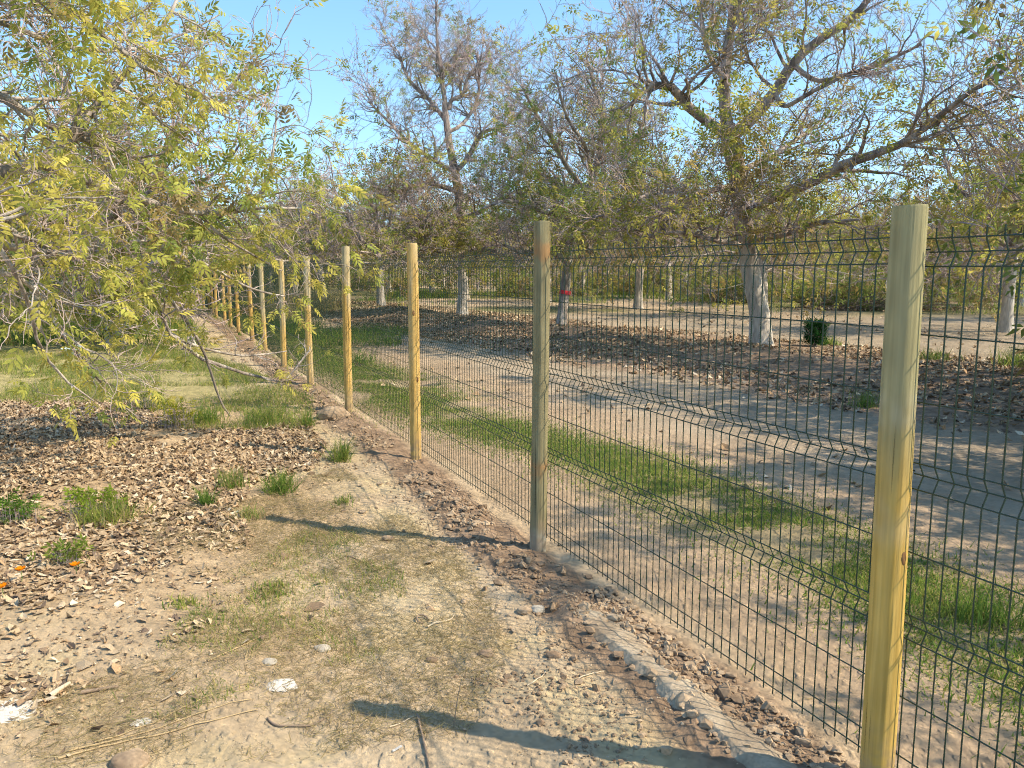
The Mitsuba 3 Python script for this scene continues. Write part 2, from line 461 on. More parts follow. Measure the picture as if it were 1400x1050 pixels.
def spawn(P, R, per_m, tmin, ang, rg, up=0.0, tmax=1.0):
    """Side shoots off the N parent shoots: starts, directions, parent radii, place along the parent."""
    L = np.linalg.norm(np.diff(P, axis=1), axis=-1).sum(1)
    n = rg.poisson(np.maximum(L * per_m, 0.3))
    i = np.repeat(np.arange(len(P)), n)
    t = rg.uniform(tmin, tmax, len(i))
    K = P.shape[1]
    q = np.minimum((t * (K - 1)).astype(int), K - 2)
    w = (t * (K - 1) - q)[:, None]
    s = P[i, q] * (1 - w) + P[i, q + 1] * w
    tan = unit(P[i, q + 1] - P[i, q])
    a = np.radians(rg.normal(ang, 14, len(i)))[:, None]
    d = unit(np.cos(a) * tan + np.sin(a) * rand_perp(tan, rg) + np.array([0, 0, up]))
    r = R[i, q] * (1 - w[:, 0]) + R[i, q + 1] * w[:, 0]
    return s, d, r, t


def frames(x, rg, droop=0.0):
    """Random right-handed frames (N, 3, 3) whose first axis is x and whose third leans upwards."""
    x = unit(x)
    z = unit(np.array([0, 0, 1.0]) + 0.55 * rg.standard_normal(x.shape))
    y = unit(np.cross(z, x))
    return np.stack([x, y, np.cross(x, y)], 1)


def leaflet(base, dirv, L, W, sag, fine):
    """One leaflet: a pointed blade from base along dirv (in the spray's plane), sagging downwards."""
    side = np.array([-dirv[1], dirv[0], 0.0])
    c = lambda t, s: np.array(base) + dirv * L * t + side * W * s + np.array([0, 0, -sag * L * t * t])
    if fine:
        v = np.array([c(0, 0), c(0.28, 0.42), c(0.28, -0.42), c(0.62, 0.46), c(0.62, -0.46), c(1, 0)])
        return v, np.array([[0, 2, 1], [1, 2, 4], [1, 4, 3], [3, 4, 5]])
    return np.array([c(0, 0), c(0.45, 0.5), c(0.45, -0.5), c(1, 0)]), np.array([[0, 2, 1], [1, 2, 3]])


def spray_template(fine, sag):
    """A walnut leaf: leaflets in pairs along a stalk of length 1, one at its end."""
    vs, fs, ids, n = [], [], [], 0
    spots = [(0.34, 1), (0.34, -1), (0.6, 1), (0.6, -1), (0.84, 1), (0.84, -1), (0.95, 0)] if fine else [(0.4, 1), (0.45, -1), (0.75, 1), (0.8, -1), (0.9, 0)]
    for q, (t, sd) in enumerate(spots):
        a = math.radians(52) * sd
        v, f = leaflet([t, 0, -sag * 0.5 * t * t], np.array([math.cos(a), math.sin(a), 0]), 0.46 if sd else 0.52, 0.17 if fine else 0.2, sag * (1.2 + 0.3 * math.sin(q * 5)), fine)
        vs.append(v)
        fs.append(f + n)
        ids += [q] * len(v)
        n += len(v)
    if fine:                                         # the stalk
        k = np.array([[0, 0.006, 0], [0, -0.006, 0], [0.96, 0.004, -sag * 0.46], [0.96, -0.004, -sag * 0.46]])
        vs.append(k)
        fs.append(np.array([[0, 1, 3], [0, 3, 2]]) + n)
        ids += [99] * 4
    return np.vstack(vs), np.vstack(fs), np.array(ids)


def sprays(pos, dirs, size, colors, rg, fine=False, sag=0.35):
    """(vertices, triangles, colours) of the leaves and the vertices per leaf."""
    tv, tf, ids = spray_template(fine, sag)
    N, M = len(pos), len(tv)
    F = frames(dirs, rg)
    v = pos[:, None] + np.einsum('mk,nkj->nmj', tv, F) * np.asarray(size)[:, None, None]
    v = v + 0.05 * np.asarray(size)[:, None, None] * rg.standard_normal((N, 1, 3))
    f = (tf[None] + (np.arange(N) * M)[:, None, None]).reshape(-1, 3)
    u = rg.uniform(0.75, 1.25, (N, 100))[:, ids]
    c = colors[:, None, :] * u[..., None]
    return v.reshape(-1, 3), f, c.reshape(-1, 3), M


PALETTE = np.array([[0.52, 0.47, 0.115], [0.42, 0.43, 0.10], [0.25, 0.31, 0.085], [0.44, 0.34, 0.12], [0.32, 0.25, 0.12]])


def leaf_colors(pos, rg, weights, cell=1.1, seed=0):
    """Each leaf's own colour: neighbours mostly share a tone."""
    w = np.cumsum(np.asarray(weights) / np.sum(weights))
    u = np.clip(0.62 * (2.2 * (meshkit.noise(pos / cell, seed) - 0.5) + 0.5) + 0.38 * rg.uniform(0, 1, len(pos)), 0, 0.999)
    return PALETTE[np.searchsorted(w, u).clip(0, 4)] * rg.uniform(0.7, 1.2, (len(pos), 1))


def resample(pts_r, K=12):
    return smooth_path(pts_r, K)


def crown_of(limbs, rg, branch=4.0, blen=(0.7, 2.0), twig=6.0, tlen=(0.35, 0.9), fine_twig=4.5, flen=(0.12, 0.38), droop=0.0, twig_r=0.006, fine_r=0.0035, tmin=0.15):
    """Grows branches, twigs and fine twigs on the limbs (each (K, 4): points and radius)."""
    LP = np.stack([l[:, :3] for l in limbs])
    LR = np.stack([l[:, 3] for l in limbs])
    s, d, r, t = spawn(LP, LR, branch, tmin, 52, rg, 0.15)
    n = len(s)
    L = rg.uniform(*blen, n) * (1.15 - 0.55 * t)
    B = grow(s, d, L, np.minimum(r * 0.55, 0.028 * (0.6 + L)), np.full(n, twig_r), 7, 0.22, 0.05 - droop + 0.06 * rg.standard_normal(n), rg)
    s, d, r, t = spawn(B[0], B[1], twig, 0.12, 46, rg, 0.05)
    ends = (B[0][:, -1], unit(B[0][:, -1] - B[0][:, -2]), B[1][:, -1])
    s, d = np.vstack([s, ends[0]]), np.vstack([d, ends[1]])
    r = np.r_[r, ends[2]]
    n = len(s)
    W = grow(s, d, rg.uniform(*tlen, n), np.minimum(r * 0.8, twig_r * 1.3), np.full(n, fine_r), 4, 0.25, 0.04 - droop * 0.7, rg)
    s, d, r, t = spawn(W[0], W[1], fine_twig, 0.2, 42, rg, 0.1)
    n = len(s)
    X = grow(s, d, rg.uniform(*flen, n), np.full(n, fine_r), np.full(n, fine_r * 0.7), 3, 0.2, 0.03, rg)
    return B, W, X


def tips(W, X):
    p = np.vstack([W[0][:, -1], X[0][:, -1]])
    d = np.vstack([W[0][:, -1] - W[0][:, -2], X[0][:, -1] - X[0][:, -2]])
    return p, unit(d)


def leaf_out(p, d, rg, keep, size, spread=0.7, per=2, hang=-0.1, clump_seed=0, clump=1.3, high=5.0):
    """Leaves at the shoot tips: a share of the tips in clumps, a few leaves at each."""
    g = meshkit.noise(p / clump + 31, clump_seed)
    k = rg.uniform(0, 1, len(p)) < np.clip(keep * (0.15 + 3.4 * np.clip(g - 0.25, 0, 1)) * np.clip(1.75 - p[:, 2] / high, 0.35, 1.7), 0, 1)
    p, d = np.repeat(p[k], per, 0), np.repeat(d[k], per, 0)
    return p, unit(d + spread * rg.standard_normal(d.shape) + np.array([0, 0, hang])), rg.uniform(*size, len(p))


def trunk_mesh(path, S=18, flare=0.35, seed=0):
    """A trunk from (x, y, z, radius) rows, with a flared, uneven foot."""
    q = smooth_path(path, 26)
    P, R = q[None, :, :3], q[None, :, 3].copy()
    z = P[0, :, 2] - P[0, 0, 2]
    R[0] *= 1 + flare * np.exp(-z / 0.22)
    v, f = tubes(P, R, S, True)
    n = len(q)
    c = np.repeat(q[:, :3], S, 0)
    out = v[:n * S] - c
    k = 1 + 0.28 * (meshkit.fbm(v[:n * S] * np.array([3.5, 3.5, 1.2]) + seed, 3, seed) - 0.5) + 0.12 * (meshkit.noise(v[:n * S] * np.array([11, 11, 3.0]), seed + 3) - 0.5)
    v[:n * S] = c + out * k[:, None]
    return v, f


def limb_from(start, az, el, L, r0, r1, rg, K=12, lift=0.0, wob=0.13):
    d = np.array([[math.cos(az) * math.cos(el), math.sin(az) * math.cos(el), math.sin(el)]])
    P, R = grow(np.array([start]), d, np.array([L]), np.array([r0]), np.array([r1]), K, wob, lift, rg)
    return np.hstack([P[0], R[0][:, None]])


def traced(rows, K=12, wig=0.0, rg=None):
    """A limb through pixels of the photograph: rows of (px, py, depth, thickness in px)."""
    q = np.array([[*at(x, y, D), 0.43 * w * D / FOCAL] for x, y, D, w in rows])
    q = smooth_path(q, K)
    if wig:
        q[1:, :3] += wig * rg.standard_normal((K - 1, 3))
    return q


def lift_to_ground(q):
    q = np.array(q)
    q[0, 2] = float(height(q[0, 0], q[0, 1])) - 0.08
    return q


def build_tree(name, label, trunk, limbs, rg, bark, crown, leaves, weights, group=None, fine=False, seed=0, leaf_parts=0, sub=None, bare=(), floor=0.0):
    t = thing(name, label, 'tree', group)
    part(t, 'trunk', trunk, bark, smooth=True)
    for l in limbs + list(bare):
        part(t, 'limb', tubes(l[None, :, :3], l[None, :, 3], 9, True), bark, smooth=True)
    B, W, X = crown_of(limbs + (sub or []), rg, **crown)
    if bare:
        more = crown_of(list(bare), rg, **dict(crown, branch=2.2, blen=(0.15, 0.42), twig=5.0, tlen=(0.1, 0.25), fine_twig=2.5))
        B, W, X = (tuple(np.concatenate([a[k], b[k]]) for k in (0, 1)) for a, b in zip((B, W, X), more))
    B, W, X = (tuple(a[np.min(g[0][..., 2], axis=1) > floor] for a in g) for g in (B, W, X))
    part(t, 'branches', join([tubes(*B, 5)] + ([tubes(l[None, :, :3], l[None, :, 3], 6) for l in sub] if sub else [])), bark, smooth=True, stuff=True)
    part(t, 'twigs', join([tubes(*W, 3), tubes(*X, 3)]), 'twig_mat', smooth=True, stuff=True)
    p, d = tips(W, X)
    p, d, s = leaf_out(p, d, rg, clump_seed=seed, **leaves)
    ok = p[:, 2] > floor + 0.1
    p, d, s = p[ok], d[ok], s[ok]
    v, f, c, M = sprays(p, d, s, leaf_colors(p, rg, weights, seed=seed) * (1.18 if fine else 1.0), rg, fine)
    if leaf_parts:
        r = p - np.array([0, 0, CAM_H])
        dep = r @ FWD
        u, w = 700 + FOCAL * r[:, 0] / dep, 525 - FOCAL * (r @ UP) / dep
        seen = (dep > 0.3) & (u > 0) & (u < 1400) & (w > 0) & (w < 1050)
        big = np.argsort(np.where(seen, -s / np.maximum(dep, 0.1), 1))[:leaf_parts]
        rest = np.setdiff1d(np.arange(len(p)), big)
        nf = len(f) // len(p)
        for b in big:
            part(t, 'leaf', (v[b * M:(b + 1) * M], f[:nf]), 'leaf_mat', color=c[b * M:(b + 1) * M])
        f = (f[:nf][None] + (np.arange(len(rest)) * M)[:, None, None]).reshape(-1, 3)
        v, c = v.reshape(-1, M, 3)[rest].reshape(-1, 3), c.reshape(-1, M, 3)[rest].reshape(-1, 3)
    part(t, 'leaves', (v, f), 'leaf_mat', color=c, stuff=True)
    print(name, 'tris', sum(len(x[1]) for x in [trunk]), 'branches', len(B[0]), 'twigs', len(W[0]), len(X[0]), 'leaves', len(p))
    return t


CROWN = dict(branch=4.5, blen=(0.8, 2.3), twig=5.5, fine_twig=4.0, twig_r=0.0075, fine_r=0.005)
LEAVES = dict(keep=0.25, size=(0.13, 0.25), per=2)

# the big tree right of centre: trunk and limbs as in the photograph
rg = np.random.default_rng(101)
D = 17.7
q = lift_to_ground([[*at(x, y, D), 0.5 * w * D / FOCAL] for x, y, w in [(1041, 476, 29), (1039, 440, 28), (1030, 390, 25), (1022, 345, 23), (1014, 290, 24), (1008, 240, 23), (1000, 195, 24), (994, 172, 22)]])
limbs = [traced([(1000, 190, D, 17), (970, 168, D - .1, 16), (940, 145, D - .3, 15), (915, 118, D - .5, 13), (890, 116, D - .8, 11), (868, 138, D - 1, 6), (850, 150, D - 1.1, 4)]),
         traced([(996, 180, D, 20), (990, 130, D + .1, 17), (993, 80, D + .2, 15), (1000, 30, D + .3, 12), (1003, -40, D + .5, 9), (990, -130, D + .6, 4)]),
         traced([(1000, 188, D, 20), (1030, 160, D - .1, 19), (1060, 125, D - .2, 17), (1085, 85, D - .3, 15), (1115, 58, D - .5, 13), (1165, 25, D - .8, 11), (1200, -20, D - 1, 9), (1230, -80, D - 1.2, 5)]),
         traced([(990, 110, D, 9), (965, 60, D + .4, 8), (955, 0, D + .8, 6), (940, -70, D + 1, 4)]),
         traced([(1016, 292, D, 13), (1060, 270, D - .8, 14), (1120, 245, D - 1.8, 15), (1160, 222, D - 2.4, 15), (1215, 205, D - 3, 12), (1265, 175, D - 3.6, 10), (1320, 130, D - 4.4, 7), (1375, 95, D - 5, 4)]),
         traced([(1010, 250, D, 8), (960, 262, D - .6, 8), (900, 262, D - 1.2, 6), (840, 290, D - 1.8, 4), (800, 300, D - 2, 3)]),
         traced([(1018, 330, D, 9), (1070, 322, D - 1, 7), (1125, 305, D - 2, 6), (1175, 300, D - 2.8, 4)]),
         traced([(1018, 335, D, 8), (985, 330, D - .7, 8), (930, 318, D - 1.2, 6), (870, 328, D - 1.8, 4)]),
         traced([(1008, 235, D, 9), (1050, 215, D + 1, 8), (1090, 190, D + 2, 6), (1130, 160, D + 3, 4)]),
         traced([(1085, 88, D - .3, 9), (1130, 110, D - 1, 7), (1190, 92, D - 1.8, 6), (1260, 60, D - 2.4, 4)]),
         traced([(1060, 128, D - .2, 8), (1075, 145, D - .6, 7), (1120, 120, D - 1.2, 6), (1170, 95, D - 1.6, 3)])]
sub = [limb_from(l[i, :3], rg.uniform(0, 6.28), rg.uniform(-0.2, 0.9), rg.uniform(1.5, 3.2), l[i, 3] * 0.38, 0.007, rg) for l in limbs[:5] for i in rg.integers(3, 11, 4)]
sub += [limb_from(limbs[j][i, :3], rg.uniform(0, 6.28), rg.uniform(-0.5, 0.25), rg.uniform(1.2, 2.4), 0.022, 0.006, rg, lift=0.0) for j in (4, 5, 6, 7) for i in rg.integers(2, 10, 3)]
build_tree('walnut_tree', 'big walnut tree with a pale forked trunk and wide dark limbs behind the mesh', trunk_mesh(q, seed=1), limbs, rg, 'pale_bark_mat',
           dict(CROWN, branch=4.2, tmin=0.34), dict(LEAVES, keep=0.55, high=4.8), [3, 2.4, 1.2, 2.2, 1.6], seed=1, sub=sub, floor=2.0)

# the leaning tree with the red band
rg = np.random.default_rng(202)
D = 23.0
q = lift_to_ground([[*at(x, y, D), 0.5 * w * D / FOCAL] for x, y, w in [(767, 449, 15), (769, 425, 13), (773, 392, 13), (777, 355, 13), (784, 310, 13), (793, 285, 12), (806, 262, 11)]])
limbs = [traced([(776, 360, D, 9), (750, 345, D - .5, 8), (715, 345, D - 1, 6), (690, 335, D - 1.3, 4)]),
         traced([(800, 270, D, 9), (815, 225, D, 8), (825, 170, D, 7), (810, 110, D, 5), (800, 70, D, 3)]),
         traced([(804, 262, D, 9), (780, 235, D - .5, 8), (755, 190, D - 1, 7), (730, 150, D - 1.5, 5), (715, 120, D - 2, 3)]),
         traced([(804, 262, D, 9), (845, 235, D + .5, 8), (870, 190, D + 1, 6), (885, 150, D + 1.5, 4)]),
         traced([(788, 300, D, 8), (745, 290, D - 1, 7), (700, 275, D - 2, 6), (660, 285, D - 3, 4)]),
         traced([(786, 305, D, 8), (830, 298, D - 1, 7), (870, 305, D - 1.8, 6), (915, 295, D - 2.4, 4)]),
         traced([(795, 280, D, 8), (770, 255, D + 1.5, 7), (735, 235, D + 2.5, 5), (700, 215, D + 3, 3)]),
         traced([(808, 255, D, 8), (800, 200, D - 1.5, 6), (775, 160, D - 2.5, 5), (760, 100, D - 3, 3)])]
sub = [limb_from(l[i, :3], rg.uniform(0, 6.28), rg.uniform(-0.1, 0.9), rg.uniform(0.8, 1.9), l[i, 3] * 0.4, 0.007, rg) for l in limbs for i in rg.integers(3, 11, 3)]
build_tree('walnut_tree', 'leaning walnut tree with a red band round its thin trunk', trunk_mesh(q, seed=2), limbs, rg, 'bark_mat', dict(CROWN, branch=5.4, blen=(0.5, 1.5), twig=6.0), dict(LEAVES, keep=0.42), [1.6, 2.4, 2.6, 1.6, 1.4], seed=2, sub=sub, floor=1.6)
bz = at(772, 399, D)
band = [(*at(772.0, 402, D), 0.135), (*at(772.8, 397, D), 0.136)]
vv, ff = tubes(np.array([[b[:3] for b in band]]), np.array([[b[3] * 1.18 for b in band]]), 18)
scene['red_band_mat'] = {'type': 'principled', 'base_color': {'type': 'rgb', 'value': [0.55, 0.03, 0.045]}, 'roughness': 0.6}
vi, fi = tubes(np.array([[b[:3] for b in band]]), np.array([[b[3] * 1.10 for b in band]]), 18)
n = len(vv)
rim = []
for e in (0, 18):
    i = np.arange(18) + e
    rim.append(np.stack([i, np.roll(i, -1), np.roll(i, -1) + n, i + n], -1))
bv, bf = join([(np.vstack([vv, vi]), np.vstack([ff, fi[:, ::-1] + n, np.vstack(rim)[:, [0, 1, 2]], np.vstack(rim)[:, [0, 2, 3]]]))])
put('red_band', (bv, bf), 'red_band_mat')
labels['red_band'] = {'label': 'red tape band tied round the leaning tree trunk', 'category': 'tape band'}

# the tall tree left of centre
rg = np.random.default_rng(303)
D = 29.6
q = lift_to_ground([[*at(x, y, D), 0.5 * w * D / FOCAL] for x, y, w in [(632, 432, 15), (632, 400, 12), (632, 360, 12), (631, 300, 12), (627, 262, 12), (620, 225, 11), (612, 180, 9), (608, 140, 8)]])
limbs = [traced([(622, 235, D, 8), (640, 215, D - .2, 8), (650, 195, D - .3, 7), (658, 182, D - .5, 6), (690, 172, D - .8, 4), (715, 150, D - 1, 3)]),
         traced([(614, 150, D, 8), (616, 138, D, 7), (632, 130, D, 6), (640, 105, D, 5), (660, 85, D, 3)]),
         traced([(610, 150, D, 8), (604, 110, D, 7), (598, 60, D, 5), (596, 20, D, 3), (600, -10, D, 2)]),
         traced([(620, 235, D, 7), (595, 220, D - .4, 6), (560, 195, D - .8, 5), (530, 165, D - 1, 4), (505, 140, D - 1.2, 3)]),
         traced([(625, 262, D, 8), (605, 255, D - .4, 8), (580, 250, D - .7, 6), (545, 262, D - 1.2, 5), (510, 255, D - 1.6, 3)]),
         traced([(630, 305, D, 8), (600, 305, D - 1, 7), (560, 312, D - 1.6, 5), (520, 320, D - 2, 3)]),
         traced([(630, 300, D, 8), (665, 285, D - 1, 6), (690, 270, D - 1.5, 4), (715, 275, D - 2, 3)]),
         traced([(612, 170, D, 7), (590, 140, D + .5, 6), (560, 110, D + .8, 5), (545, 70, D + 1, 3)]),
         traced([(614, 180, D, 6), (640, 160, D + .8, 5), (655, 120, D + 1.2, 4), (650, 70, D + 1.6, 3)]),
         traced([(631, 350, D, 6), (660, 340, D - 1.2, 5), (690, 350, D - 2, 4), (720, 368, D - 2.4, 3)]),
         traced([(631, 345, D, 6), (600, 350, D - 1.2, 5), (575, 340, D - 2, 4), (550, 348, D - 2.6, 3)])]
sub = [limb_from(l[i, :3], rg.uniform(0, 6.28), rg.uniform(0.0, 1.1), rg.uniform(1.0, 2.2), l[i, 3] * 0.42, 0.008, rg) for l in limbs for i in rg.integers(3, 11, 3)]
build_tree('walnut_tree', 'tall airy walnut tree left of centre whose trunk stands behind two yellow posts', trunk_mesh(q, seed=3), limbs, rg, 'pale_bark_mat', dict(CROWN, branch=5.2, blen=(0.5, 1.7), twig=6.0, twig_r=0.009, fine_r=0.006), dict(LEAVES, keep=0.30, size=(0.16, 0.3)), [2, 2, 1.6, 2.2, 1.8], seed=3, sub=sub, floor=1.6)

# the near tree whose boughs hang in from the left
rg = np.random.default_rng(404)
tx, ty = -4.75, 5.2
q = lift_to_ground([[tx - 0.1, ty, 0, 0.19], [tx - 0.05, ty, 0.6, 0.17], [tx, ty + 0.05, 1.3, 0.155], [tx + 0.05, ty + 0.1, 1.9, 0.15], [tx + 0.1, ty + 0.2, 2.5, 0.13]])
def W_(x, y, z, r):
    return [x, y, z, r]
def pix(x, y, D, w):
    return [*at(x, y, D), 0.5 * w * D / FOCAL]
hub = [tx + 0.02, ty + 0.05, 1.7, 0.11]
hub2 = [tx + 0.05, ty + 0.1, 2.2, 0.10]
def bough(rows, K=14):
    return smooth_path(np.array(rows), K)
limbs = [bough([hub, pix(-60, 262, 5.6, 24), pix(0, 238, 5.9, 20), pix(70, 214, 6.2, 16), pix(108, 172, 6.4, 13), pix(160, 112, 6.7, 9), pix(215, 50, 7, 6), pix(250, -20, 7.3, 4)]),
         bough([pix(50, 222, 6.1, 14), pix(85, 235, 6.2, 13), pix(130, 250, 6.4, 12), pix(170, 262, 6.6, 11), pix(205, 276, 6.8, 10), pix(260, 290, 7.1, 8), pix(320, 290, 7.5, 7), pix(362, 258, 7.8, 5), pix(374, 205, 8.0, 3.5), pix(378, 150, 8.2, 2)]),
         bough([hub2, pix(0, 130, 5.7, 12), pix(65, 172, 6.2, 9), pix(130, 196, 6.6, 9), pix(185, 215, 7, 8), pix(225, 238, 7.3, 6), pix(252, 270, 7.6, 4), pix(300, 310, 8, 3)]),
         bough([hub2, pix(-10, -60, 5.4, 12), pix(85, 0, 5.8, 8), pix(112, 28, 5.9, 8), pix(150, 55, 6.1, 7), pix(200, 95, 6.4, 6), pix(260, 120, 6.8, 4), pix(310, 150, 7.2, 2.5)]),
         bough([hub, pix(-40, 330, 5.6, 14), pix(60, 345, 6.6, 9), pix(120, 352, 7.6, 7), pix(190, 372, 8.4, 5), pix(235, 462, 9.0, 5.5), pix(285, 495, 9.4, 5), pix(340, 512, 9.7, 4), pix(390, 523, 10.0, 3.5), pix(408, 500, 10.1, 2.5), pix(424, 478, 10.2, 2.5)]),
         bough([hub, pix(-30, 300, 5.0, 10), pix(20, 372, 5.2, 6), pix(40, 420, 5.5, 5), pix(62, 488, 5.9, 4), pix(90, 520, 6.1, 3.5), pix(128, 548, 6.3, 2)]),
         bough([hub, pix(0, 370, 6.2, 8), pix(55, 402, 6.5, 5), pix(75, 440, 6.7, 5), pix(105, 485, 7.1, 4), pix(140, 525, 7.6, 2)]),
         bough([pix(190, 372, 8.4, 6), pix(250, 350, 8.6, 5), pix(300, 372, 8.9, 4), pix(345, 395, 9.3, 3), pix(390, 405, 9.6, 2)]),
         bough([pix(120, 352, 7.6, 6), pix(200, 380, 8.1, 5), pix(245, 425, 8.5, 5), pix(278, 480, 8.8, 4), pix(300, 545, 9.0, 3), pix(340, 598, 9.1, 2)]),
         bough([pix(230, 455, 9.0, 6), pix(285, 478, 9.4, 3.5), pix(345, 486, 9.9, 2.5), pix(392, 480, 10.3, 1.5)]),
         bough([pix(320, 290, 7.5, 5), pix(370, 284, 7.8, 4), pix(400, 285, 8.0, 3), pix(435, 280, 8.2, 2)]),
         bough([pix(270, 290, 7.2, 5), pix(300, 320, 7.4, 4), pix(340, 345, 7.7, 3), pix(385, 370, 8, 2)]),
         bough([hub2, pix(-60, 60, 5.0, 14), pix(-20, -40, 5.2, 8), pix(60, -90, 5.6, 5), pix(160, -110, 6, 3)]),
         bough([hub2, pix(0, 30, 6.2, 8), pix(75, 60, 7, 6), pix(150, 70, 7.6, 5), pix(230, 55, 8.2, 3), pix(300, 20, 8.6, 2)]),
         bough([hub, pix(0, 305, 5.4, 10), pix(45, 335, 6.0, 6), pix(80, 360, 6.6, 5), pix(150, 330, 7, 4), pix(230, 330, 7.4, 3), pix(290, 345, 7.8, 2)])]
BARE = (4, 7, 8, 9, 10, 11)
bare = [l for k, l in enumerate(limbs) if k in BARE]
limbs = [l for k, l in enumerate(limbs) if k not in BARE]
sub = [limb_from(l[i, :3], rg.uniform(-0.9, 1.9), rg.uniform(-0.5, 0.4), rg.uniform(0.45, 1.1), min(l[i, 3] * 0.5, 0.015), 0.004, rg, K=14, lift=-0.02) for l in limbs for i in rg.integers(4, 13, 6)]
build_tree('overhanging_walnut_tree', 'near walnut tree whose sunlit boughs and yellow green leaves hang in from the left', trunk_mesh(q, seed=4), limbs, rg, 'bark_mat',
           dict(branch=4.5, blen=(0.25, 0.75), twig=7.0, tlen=(0.12, 0.38), fine_twig=4.5, flen=(0.06, 0.18), droop=0.04, twig_r=0.0038, fine_r=0.0020, tmin=0.22),
           dict(keep=0.34, size=(0.07, 0.155), per=2, high=1e3, hang=-0.35, clump=0.7), [5.5, 3.0, 1.2, 0.9, 0.3], fine=True, seed=4, leaf_parts=240, sub=sub, bare=bare)

# the tree behind the hanging boughs, and the orchard
def orchard_tree(seed, size=1.0, S=8, leafy=0.5, weights=(2, 2, 2, 1.6, 1.4), dens=1.0, big=1.0):
    """(trunk and limbs, branches and twigs, leaves): a walnut tree at the origin."""
    rg = np.random.default_rng(seed)
    hf = rg.uniform(1.7, 2.6) * size
    lean = rg.uniform(-0.25, 0.25, 2)
    top = np.array([lean[0], lean[1], hf])
    trunk = trunk_mesh([[0, 0, -0.1, 0.19 * size], [lean[0] * 0.2, lean[1] * 0.2, hf * 0.35, 0.165 * size], [lean[0] * 0.6, lean[1] * 0.6, hf * 0.7, 0.155 * size], [*top, 0.14 * size]], S=12, seed=seed)
    n = rg.integers(4, 6)
    az0 = rg.uniform(0, 6.28)
    limbs = []
    for k in range(n):
        limbs.append(limb_from(top - [0, 0, 0.1], az0 + k * 6.283 / n + rg.uniform(-0.3, 0.3), rg.uniform(0.5, 1.15), rg.uniform(4.2, 6.0) * size, 0.09 * size, 0.012, rg, lift=0.01))
    limbs.append(limb_from(top - [0, 0, 0.1], rg.uniform(0, 6.28), 1.45, 5.4 * size, 0.10 * size, 0.012, rg))
    for k in range(6):
        limbs.append(limb_from(top * rg.uniform(0.7, 1.0), rg.uniform(0, 6.28), rg.uniform(-0.05, 0.35), rg.uniform(3.0, 4.6) * size, 0.055 * size, 0.01, rg, lift=-0.035))
    limbs += [limb_from(l[i, :3], rg.uniform(0, 6.28), rg.uniform(-0.1, 0.9), rg.uniform(1.3, 2.6) * size, l[i, 3] * 0.6, 0.01, rg) for l in limbs for i in rg.integers(3, 11, 2)]
    B, W, X = crown_of(limbs, rg, branch=3.2 * dens, blen=(0.7, 1.9), twig=4.2 * dens, tlen=(0.35, 0.8), fine_twig=2.4 * dens, flen=(0.15, 0.4), twig_r=0.011 * big, fine_r=0.007 * big)
    body = join([trunk] + [tubes(l[None, :, :3], l[None, :, 3], 7, True) for l in limbs])
    tw = join([tubes(*B, 4), tubes(*W, 3), tubes(*X, 3)])
    p, d = tips(W, X)
    p, d, s = leaf_out(p, d, rg, leafy, (0.2 * big, 0.38 * big), per=2, clump_seed=seed)
    v, f, c, M = sprays(p, d, s, leaf_colors(p, rg, weights, seed=seed), rg, False)
    print('orchard tree', seed, len(body[1]) + len(tw[1]) + len(f))
    return body, tw, (v, f, c)


KINDS = []
for k, (seed, leafy, wt, dens, big) in enumerate([(11, 0.42, (2, 2, 2, 1.6, 1.4), 0.76, 1), (12, 0.55, (1.2, 2.2, 3, 1.2, 1), 0.76, 1), (13, 0.4, (2.4, 1.6, 1.2, 2.4, 1.8), 0.76, 1), (14, 0.55, (3, 2.6, 1.4, 1.6, 1), 0.8, 1),
                                              (15, 0.42, (1.5, 2, 2.6, 1.4, 1.8), 0.6, 1.3), (16, 0.36, (2, 1.8, 2, 1.8, 1.8), 0.6, 1.3), (17, 0.55, (3, 2, 1.2, 2.4, 1.4), 0.9, 1), (18, 2.4, (2, 2, 2, 1.6, 1.4), 1.05, 1)]):
    body, tw, (v, f, c) = orchard_tree(seed, 1.0, 8, leafy, wt, dens, big)
    key = f'orchard_tree_kind_{"abcdefgh"[k]}'
    scene[key] = {'type': 'shapegroup', 'trunk': mikit.ply(body, 'pale_bark_mat', smooth=True), 'twigs': mikit.ply(tw, 'twig_mat', smooth=True), 'leaves': mikit.ply((v, f), 'leaf_mat', color=c)}
    KINDS.append(key)


def plant_tree(x, y, kind, s, rot, label, group):
    key = numbered('orchard_tree')
    labels[key] = {'label': label, 'category': 'tree'}
    if group:
        labels[key]['group'] = group
    scene[key] = {'type': 'instance', 'group': {'type': 'ref', 'id': KINDS[kind]}, 'to_world': T().translate([float(x), float(y), float(height(x, y))]).rotate([0, 0, 1], float(rot)).scale(float(s))}


